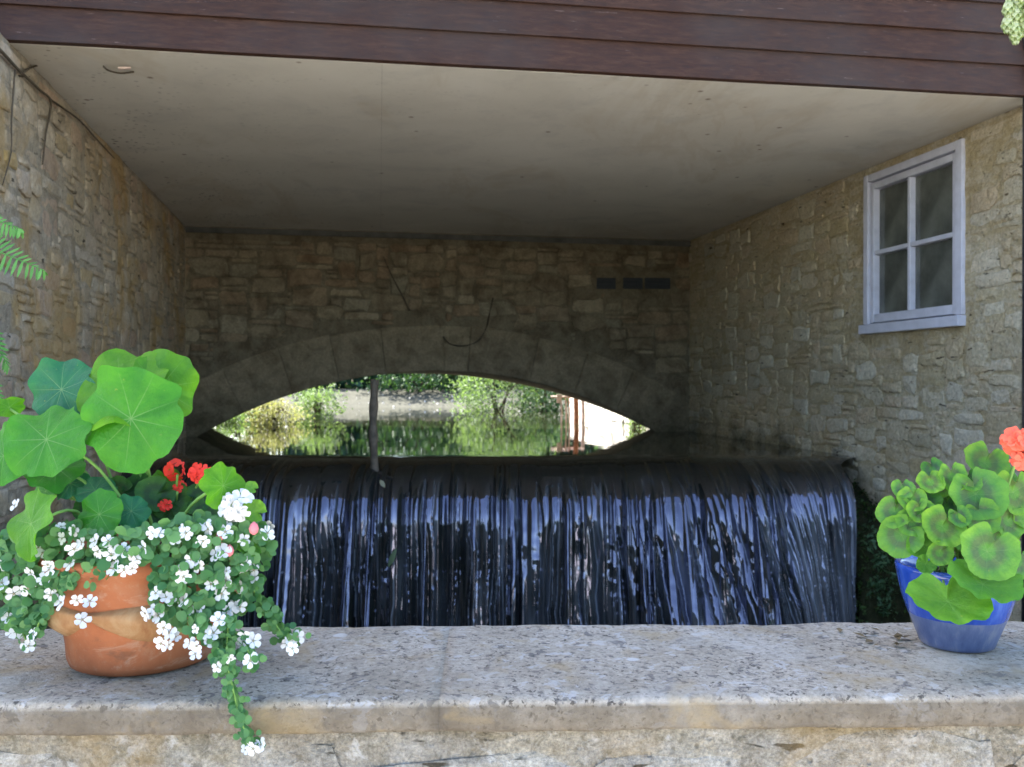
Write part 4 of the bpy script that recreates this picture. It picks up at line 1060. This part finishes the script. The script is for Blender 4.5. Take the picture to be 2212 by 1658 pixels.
# ------------------------------------------------------------------ leaves and flowers
def disc_leaf(kind, seed):
    """unit leaf in its own xy plane, stalk at the origin"""
    rng = random.Random(seed); n = 54; rings = (0.0, .25, .5, .75, .93, 1.0)
    vs = [(0, 0, 0)]; fs = []; ph = rng.uniform(0, 6)
    for r in rings[1:]:
        for k in range(n):
            a = 2 * math.pi * k / n
            if kind == 'nast':
                R_ = 1 + .045 * math.cos(9 * a + ph) + .06 * math.sin(2 * a + ph) + .045 * math.sin(5 * a + ph * 2) + .02 * math.sin(13 * a + ph)
                z = -.04 * r * r + .11 * r * r * math.sin(2 * a + ph) + .10 * r * r * math.sin(3 * a + ph * 1.7) + .10 * r ** 4 * math.sin(7 * a + ph) + .05 * math.cos(9 * a + ph) * r * (1 - r)
                vs.append((R_ * r * math.cos(a), R_ * r * math.sin(a), z))
            else:
                notch = max(0, 1 - abs(((a + math.pi / 2) % (2 * math.pi)) if ((a + math.pi / 2) % (2 * math.pi)) < math.pi else 2 * math.pi - ((a + math.pi / 2) % (2 * math.pi))) / .42)
                R_ = (1 - .72 * notch ** 1.3) * (1 + .03 * abs(math.sin(11 * a + ph)) + .03 * math.cos(5 * a + ph) + .05 * math.cos(2 * a + 3 * ph))
                z = .24 * r * r + .05 * r * r * math.sin(2 * a + ph) + .035 * r * r * math.sin(3 * a + 2 * ph) + .06 * r ** 5 * math.sin(10 * a + ph) + .03 * r * r * math.sin(7 * a)
                vs.append((R_ * r * math.cos(a), R_ * r * math.sin(a), z))
    for k in range(n): fs.append([0, 1 + k, 1 + (k + 1) % n])
    for i in range(len(rings) - 2):
        for k in range(n):
            a = 1 + i * n + k; b = 1 + i * n + (k + 1) % n; fs.append([a, a + n, b + n, b])
    me = bpy.data.meshes.new(kind + '_leaf'); me.from_pydata(vs, [], fs); me.polygons.foreach_set('use_smooth', [True] * len(fs)); me.update(); return me
LEAF = {}
def leaf_mesh(kind, var, mat):
    key = (kind, var, mat)
    if key not in LEAF:
        m = disc_leaf(kind, var * 13 + 5); m.materials.append(M[mat]); LEAF[key] = m
    return LEAF[key]
def put_leaf(parent, kind, p, r, normal, spin, mat, var, squash=(1, 1)):
    o = bpy.data.objects.new('leaf', leaf_mesh(kind, var, mat))
    z = Vector(normal).normalized(); q = z.to_track_quat('Z', 'Y') @ Matrix.Rotation(spin, 3, 'Z').to_quaternion()
    o.rotation_mode = 'QUATERNION'; o.rotation_quaternion = q; o.scale = (r * squash[0], r * squash[1], r)
    o.location = Vector(p) - parent_world(parent); return link(o, parent)
def stalk(parent, a, b, r=.0022, sag=.02, mat='stem', name='stalk'):
    a = Vector(a); b = Vector(b); m = a.lerp(b, .55) + Vector((0, 0, sag)); mb = MB(); mb.tube(smooth_path([a, m, b], 5), r, 6); return mb.build(name, M[mat], parent, True)

# nasturtium
nt = thing('nasturtium', TP + UP * .17, 'nasturtium with big round bright green leaves in the terracotta pot', 'plant')
rn = random.Random(17)
soilc = TP + UP * .17
N = [ # u, v, Y, radius px, normal, material, squash
 (283, 905, 1.47, 114, (-.02, -1, .25), 'nast', (1, 1)),
 (262, 842, 1.52, 112, (-.1, -.75, .66), 'nast_lime', (1, .95)),
 (345, 838, 1.545, 82, (.35, -.9, .3), 'nast_lime', (.95, 1.05)),
 (133, 842, 1.55, 76, (-.15, -1, .3), 'nast_blue', (1, 1)),
 (100, 950, 1.47, 92, (-.1, -.85, .45), 'nast', (1, .98)),
 (8, 985, 1.50, 66, (-.3, -.9, .3), 'nast', (1, 1)),
 (66, 1132, 1.40, 88, (-.72, -.75, .3), 'nast_lime', (1.05, .9)),
 (214, 1112, 1.42, 53, (-.1, -.9, .4), 'nast', (1, 1)),
 (283, 1105, 1.45, 38, (.2, -.9, .4), 'nast_blue', (1, 1)),
 (482, 1050, 1.43, 50, (.80, -.62, .25), 'nast_lime', (1, 1.12)),
 (152, 1045, 1.53, 40, (-.1, -.8, .6), 'nast_blue', (1, 1)),
 (98, 1062, 1.53, 34, (-.3, -.8, .5), 'nast', (1, 1)),
 (205, 1060, 1.50, 44, (.1, -.5, .8), 'nast_blue', (1, 1)),
 (20, 880, 1.62, 30, (.7, -.6, .2), 'nast_lime', (.7, 1.2)),
 (120, 1010, 1.52, 60, (.1, -.7, .7), 'nast', (1, 1)),
]
for i, (u, v, Y, r, n_, m_, sq) in enumerate(N):
    p = P(u, v, Y); rr = r / 2000 * Y
    put_leaf(nt, 'nast', p, rr, n_, rn.uniform(0, 6.28), m_, i % 5, sq)
    base = soilc + Vector((rn.uniform(-.05, .05), rn.uniform(-.06, .02), 0))
    back = p - Vector(n_).normalized() * .006
    stalk(nt, base, back, .0026, .02 + rn.uniform(-.01, .03))

# red geranium behind
rg = thing('red_geranium', TP + Vector((.05, .03, .17)), 'red flowering geranium with dark leaves among the pot plants', 'plant')
for i, (u, v, r) in enumerate(((335, 1070, 40), (372, 1085, 42), (300, 1060, 36), (410, 1095, 44), (345, 1110, 36), (398, 1130, 40), (255, 1065, 36), (310, 1120, 34), (440, 1110, 38), (430, 1075, 30), (190, 1100, 30), (360, 1045, 34), (470, 1140, 36), (520, 1130, 38), (545, 1170, 36))):
    Y = 1.51 + .01 * (i % 4)
    put_leaf(rg, 'ger', P(u, v, Y), r / 2000 * Y, (rn.uniform(-.4, .4), -.8, rn.uniform(.1, .8)), rn.uniform(0, 6.28), 'ger_dark' if i < 11 else 'ger_plain', i % 5)
    stalk(rg, soilc + Vector((rn.uniform(-.02, .08), .02, 0)), P(u, v, Y + .005), .002, .01)
def floret(parent, p, face, r, mat, seed, name='floret', petals=5, eye=True, notch=.0):
    rng = random.Random(seed); mb = MB(); z = Vector(face).normalized(); a = z.orthogonal().normalized(); a = Matrix.Rotation(rng.uniform(0, 6), 3, z) @ a; b = z.cross(a); p = Vector(p)
    for k in range(petals):
        q = 2 * math.pi * k / petals + rng.uniform(-.12, .12); d = a * math.cos(q) + b * math.sin(q); s_ = z.cross(d); L_ = r * rng.uniform(.88, 1.1); cup = rng.uniform(-.05, .3)
        mb.add([p + d * r * .08, p + d * L_ * .5 - s_ * L_ * .34 + z * L_ * cup * .5, p + d * L_ * .88 - s_ * L_ * .33 + z * L_ * cup, p + d * L_ * (1 - notch) + z * L_ * cup * .8, p + d * L_ * .88 + s_ * L_ * .33 + z * L_ * cup, p + d * L_ * .5 + s_ * L_ * .34 + z * L_ * cup * .5, p + d * L_ * .55 + z * L_ * (cup * .3 - .03)],
               [[0, 1, 6], [1, 2, 6], [2, 3, 6], [3, 4, 6], [4, 5, 6], [5, 0, 6]])
    if eye:
        e = [p + z * r * .10 + (a * math.cos(q) + b * math.sin(q)) * r * .16 for q in (0, 1.05, 2.09, 3.14, 4.19, 5.24)] + [p + z * r * .18]
        mb.add(e, [[k, (k + 1) % 6, 6] for k in range(6)], 1)
    return mb.build(name, None, parent, True, None, [mat, M['eye']])
def bloom(parent, u, v, Y, rpx, mat, n, fr_px, seed):
    rng = random.Random(seed); c = P(u, v, Y); rad = rpx / 2000 * Y
    for k in range(n):
        d = Vector((rng.gauss(0, 1), rng.gauss(-.6, .8), rng.gauss(.2, .9))).normalized()
        floret(parent, c + d * rad * .72, d + Vector((0, -.3, .1)), fr_px / 2000 * Y, mat, seed * 50 + k, 'floret', 5, False)
bloom(rg, 378, 1016, 1.53, 22, M['red_petal'], 8, 15, 1); bloom(rg, 432, 1022, 1.51, 23, M['red_petal'], 10, 15.5, 2); bloom(rg, 383, 1052, 1.53, 15, M['red_petal'], 5, 13, 3); bloom(rg, 357, 1092, 1.50, 10, M['red_petal'], 4, 12, 4)
for u, v in ((383, 1013), (432, 1022), (383, 1050)): stalk(rg, soilc + Vector((.04, .02, 0)), P(u, v + 14, 1.51), .0022, .01)
# white geranium head and buds
wg = thing('white_geranium', TP + Vector((.11, -.03, .17)), 'white geranium flower head with a pink bud at the pot edge', 'plant')
bloom(wg, 510, 1092, 1.43, 34, M['white_petal'], 9, 24, 7)
for i, (u, v, r) in enumerate(((548, 1142, 11), (438, 1172, 11), (475, 1158, 9), (495, 1190, 10))):
    mb = MB(); c0 = P(u, v, 1.42); rr = r / 2000 * 1.42
    mb.tube([c0 + UP * rr * q for q in (-1.3, -.8, 0, .8, 1.3)], [rr * .2, rr * .8, rr, rr * .7, rr * .15], 9); mb.build('bud', M['pink_bud'], wg, True)
for u, v, r, m_ in ((540, 1172, 34, 'ger_plain'), (548, 1105, 26, 'ger_plain'), (543, 1054, 14, 'ger_plain')):
    put_leaf(wg, 'ger', P(u, v, 1.45), r / 2000 * 1.45, (.4, -.8, .4), 1.0, m_, 1)
    stalk(wg, soilc + Vector((.1, -.03, 0)), P(u, v, 1.453), .0018, .01)
stalk(wg, soilc + Vector((.1, -.03, 0)), P(512, 1110, 1.45), .0022, .01)

# bacopa: white flowers over a cushion of small leaves, trailing strands
K = .5687
FL = [(230,745),(280,760),(235,790),(280,830),(310,805),(360,800),(370,840),(420,850),(410,800),(465,835),(500,860),(520,870),(545,825),(470,910),(500,905),(430,905),(580,770),(605,770),(690,760),(665,790),(705,770),(780,740),(790,755),(855,740),(855,765),(770,800),(820,850),(845,840),(740,880),(725,870),(690,910),(695,935),(750,895),(925,795),(1015,770),(1025,740),(860,915),(910,905),(930,890),(965,910),(965,940),(910,975),(860,950),(830,975),(840,1000),(800,965),(590,1000),(630,1015),(650,1020),(695,1025),(760,1055),(720,1065),(585,1060),(600,1085),(550,1075),(570,1075),(860,1075),(830,1100),(890,1045),(910,1050),(870,1060),(620,1130),(640,1150),(665,1165),(640,1195),(610,1190),(740,1135),(720,1190),(745,1200),(780,1150),(810,1150),(740,1230),(800,1180),(930,1165),(920,1195),(960,1180),(875,1250),(825,1280),(950,1255),(115,920),(180,890),(185,910),(165,945),(105,980),(50,1000),(265,885),(190,1005),(230,1035),(290,1025),(340,1030),(310,1100),(55,665),(30,1090),(60,1145),(40,1150),(125,1155),(105,1200),(145,825),(160,845),(10,890),(5,960),(1090,1190),(1110,1210),(1130,1165),(1100,1175),(960,1590),(930,1595),(990,1575)]
def bac_Y(u, v):
    """how far the cushion stands from the camera: bulging over the pot rim, strands falling in front"""
    if v > 1400: return 1.345 - .02 * min(1, (v - 1400) / 120) * 1.0 if v < 1420 else 1.326
    du = (u - 300) / 330
    y = 1.385 + .10 * min(1.5, du * du) + .05 * max(0, (1150 - v) / 60)
    if v > 1330 and u > 400: y = 1.37 if u < 560 else 1.46
    if u > 560: y = max(y, 1.45)
    return min(y, 1.56)
bc = thing('bacopa', TP + Vector((0, -.05, .17)), 'trailing bacopa with many small white flowers spilling over the terracotta pot', 'plant')
rb2 = random.Random(23)
fpos = []
for i, (cx_, cy_) in enumerate(FL):
    u, v = cx_ * K, 714.5 + cy_ * K; Y = bac_Y(u, v) - .006
    p = P(u, v, Y); fpos.append((u, v))
    floret(bc, p, (rb2.uniform(-.8, .8), -1, rb2.uniform(-.5, .9)), rb2.choice((12, 14.5, 15.5, 16.5, 17.5, 18.5)) * rb2.uniform(.93, 1.05) / 2000 * Y, M['white_petal'], 900 + i, 'flower')
mb = MB(); stm = MB()
def inside_cushion(u, v):
    top = np.interp(u, [-40, 0, 60, 150, 250, 330, 450, 560, 600], [1150, 1150, 1150, 1120, 1150, 1130, 1110, 1120, 1200])
    bot = np.interp(u, [-40, 0, 60, 105, 115, 215, 250, 300, 318, 330, 420, 455, 520, 560, 590], [1330, 1350, 1385, 1330, 1270, 1270, 1235, 1220, 1225, 1330, 1375, 1330, 1330, 1270, 1200])
    return top < v < bot
def bleaf(u, v, size):
    Y = bac_Y(u, v) + rb2.uniform(-.012, .03); p = P(u, v, Y)
    n_ = Vector((rb2.gauss(0, .5), -1, rb2.gauss(.35, .5))).normalized(); a = n_.orthogonal().normalized(); a = Matrix.Rotation(rb2.uniform(0, 6.28), 3, n_) @ a; b = n_.cross(a); s_ = size / 2000 * Y * rb2.uniform(.7, 1.3)
    out = [p + (a * math.cos(q) * 1.1 + b * math.sin(q)) * s_ + n_ * s_ * .18 * math.cos(2 * q) for q in (k * math.pi / 4 for k in range(8))]
    mb.add(out + [p - n_ * s_ * .12], [[k, (k + 1) % 8, 8] for k in range(8)])
cnt = 0
while cnt < 1000:
    u = rb2.uniform(-40, 600); v = rb2.uniform(1110, 1390)
    if inside_cushion(u, v):
        # leaves gather round the flowers, leaving gaps elsewhere
        dm = min((u - a) ** 2 + (v - b) ** 2 for a, b in fpos)
        if dm > 30 ** 2 and rb2.random() < .35: continue
        bleaf(u, v, 11); cnt += 1
strands = [[(480, 1250), (492, 1330), (490, 1395), (492, 1440), (505, 1500), (520, 1560), (545, 1612)],
           [(530, 1240), (560, 1300), (585, 1335), (610, 1370), (640, 1382)], [(430, 1300), (440, 1360), (470, 1400), (480, 1440)],
           [(60, 1290), (40, 1340), (60, 1395)], [(150, 1240), (120, 1280), (90, 1330), (75, 1370)], [(470, 1330), (520, 1380), (545, 1430)]]
for sp in strands:
    pts = smooth_path([(u, v, 0) for u, v in sp], 8)
    stm.tube([P(q.x, q.y, bac_Y(q.x, q.y) + .004) for q in pts], .0014, 5)
    dens = 4 if sp is strands[0] else 4
    for q in pts:
        for k in range(dens):
            bleaf(q.x + rb2.gauss(0, 13 if sp is strands[0] and q.y > 1340 else 10), q.y + rb2.gauss(0, 9), 8)
tag(mb.build('foliage', M['bacopa'], bc, True), kind='stuff'); stm.build('stem', M['stem'], bc, True)

# geranium in the blue pot
gr = thing('geranium', BP + UP * .12, 'geranium with scalloped zoned leaves and a salmon bloom in the blue pot', 'plant')
G = [(250,630,80,(-.6,-.8,.2)),(290,765,105,(-.7,-.7,-.1)),(350,560,65,(-.3,-.7,.6)),(300,500,52,(-.4,-.6,.7)),(455,460,62,(-.2,-.7,.7)),(470,390,58,(-.2,-.6,.8)),(580,430,72,(0,-.8,.5)),(770,350,105,(.05,-.75,.65)),(720,530,135,(.05,-.85,.5)),(935,520,115,(.3,-.85,.4)),(860,425,75,(.2,-.4,.9)),(745,660,92,(.1,-.9,.1)),(525,715,102,(-.05,-.85,.5)),(400,625,64,(-.2,-.8,.5)),(405,820,68,(-.3,-.8,.3)),(510,870,62,(0,-.9,.3)),(430,935,48,(-.1,-.7,.6)),(785,860,140,(.02,-.95,.3)),(760,1050,165,(.15,-.55,.85)),(560,1150,172,(-.1,-.62,.78)),(905,685,86,(.3,-.85,.3)),(965,920,80,(.4,-.85,.3)),(1000,640,80,(.3,-.8,.4)),(640,800,52,(0,-.8,.5)),(620,660,55,(.1,-.8,.5)),(860,780,70,(.3,-.8,.3)),(680,450,60,(0,-.6,.8)),(350,690,70,(-.5,-.8,.2))]
gs = BP + UP * .12
rg3 = random.Random(29)
for k in range(22):
    x, y = rg3.uniform(260, 980), rg3.uniform(420, 880)
    if math.hypot((x - 640) / 420, (y - 680) / 300) < 1: G.append((x, y, rg3.uniform(45, 80), (rg3.uniform(-.5, .5), -.7, rg3.uniform(0, .8))))
for i, (x, y, r, n_) in enumerate(G):
    u, v, r = 1839 + x * .3747, 869.8 + y * .3747, r * .3747
    if i not in (18, 19): n_ = (n_[0] * .9, n_[1] - .35, n_[2] * .75)
    front = 1 - min(1, math.hypot((u - 2060) / 190, (v - 1130) / 170))
    Y = 1.60 - .07 * front - (.03 if v > 1180 else 0) - (.065 if v > 1250 else 0) + (.03 if v < 1030 else 0)
    if i > 27: Y += .03 + .02 * (i % 3)
    if i in (17,): Y = 1.49
    if i in (18, 19): Y = 1.485
    spin = math.pi + rn.uniform(-.7, .7) if i not in (18, 19) else math.pi
    o_ = put_leaf(gr, 'ger', P(u, v, Y), r * 1.2 / 2000 * Y, n_, spin, 'ger' if i not in (18, 19, 14, 23, 16) else 'ger_plain', i % 5, (1, 1) if i not in (18, 19) else (1.05, .9))
    stalk(gr, gs + Vector((rn.uniform(-.04, .04), rn.uniform(-.04, .03), 0)), P(u, v, Y + .006), .002, .015)
bloom(gr, 2200, 955, 1.56, 30, M['salmon_petal'], 16, 22, 11); bloom(gr, 2212, 995, 1.55, 20, M['salmon_petal'], 8, 20, 12)
stalk(gr, gs + Vector((.04, 0, 0)), P(2205, 965, 1.57), .0025, .0)

# moss and little weeds on the abutment
ms = thing('moss_weeds', P(1900, 1250, 4.9), 'small green weeds and moss clinging to the wet abutment', 'plant')
mb = MB(); rm = random.Random(41); vv = [Vector(p.co) + abt.location for p in abt.data.vertices]
pts = []
for _ in range(2600):
    p = rm.choice(vv)
    if p.y < 5.6 and p.z > H - 1.6 and rm.random() < np.interp(p.z, [H - 1.5, H - .6, H - .4], [1, .6, .25]): pts.append(p + Vector((rm.uniform(-.04, .01), rm.uniform(-.05, 0), rm.uniform(-.03, .03))))
leaf_quads(mb, pts, .013, rm, .2)
tag(mb.build('moss', M['moss'], ms), kind='stuff')
mb = MB(); pts = []
for cu, cv, n_ in ((1888, 1165, 60), (1905, 1215, 80), (1895, 1270, 70), (1915, 1310, 70), (1925, 1260, 40)):
    for _ in range(n_): pts.append(P(cu + rm.gauss(0, 10), cv + rm.gauss(0, 14), 4.78 + rm.uniform(-.03, .05)))
leaf_quads(mb, pts, .015, rm, .3); mb.build('weed', M['tree_mid'], ms)

# dead leaves behind the blue pot
dl = MB(); rd = random.Random(3); pts = [Vector((BP.x - .13 + rd.uniform(-.05, .06), BP.y + rd.uniform(-.02, .10), ZP + .006)) for _ in range(14)]
leaf_quads(dl, pts, .013, rd, 5.0)
tag(dl.build('leaf_litter', M['brownstem']), kind='stuff')

# unseen leafy screen added behind the viewer to darken reflections and block low sky
hd_ = thing('added_screen', (0, -9.5, 0), 'unseen dark green leafy screen, added to darken what the falling water reflects', 'added_screen')
mb = MB(); rq = random.Random(61)
mb.box((0, -9.5, 1.2), 34, 1.2, 2.4); mb.build('core', M['tree_dark'], hd_)
mb = MB(); pts = []
for _ in range(9000):
    pts.append(Vector((rq.uniform(-17, 17), -8.85 + rq.uniform(-.2, .15), rq.uniform(0, 2.8))))
leaf_quads(mb, pts, .15, rq, .2); tag(mb.build('foliage', M['tree_dark'], hd_), kind='stuff')
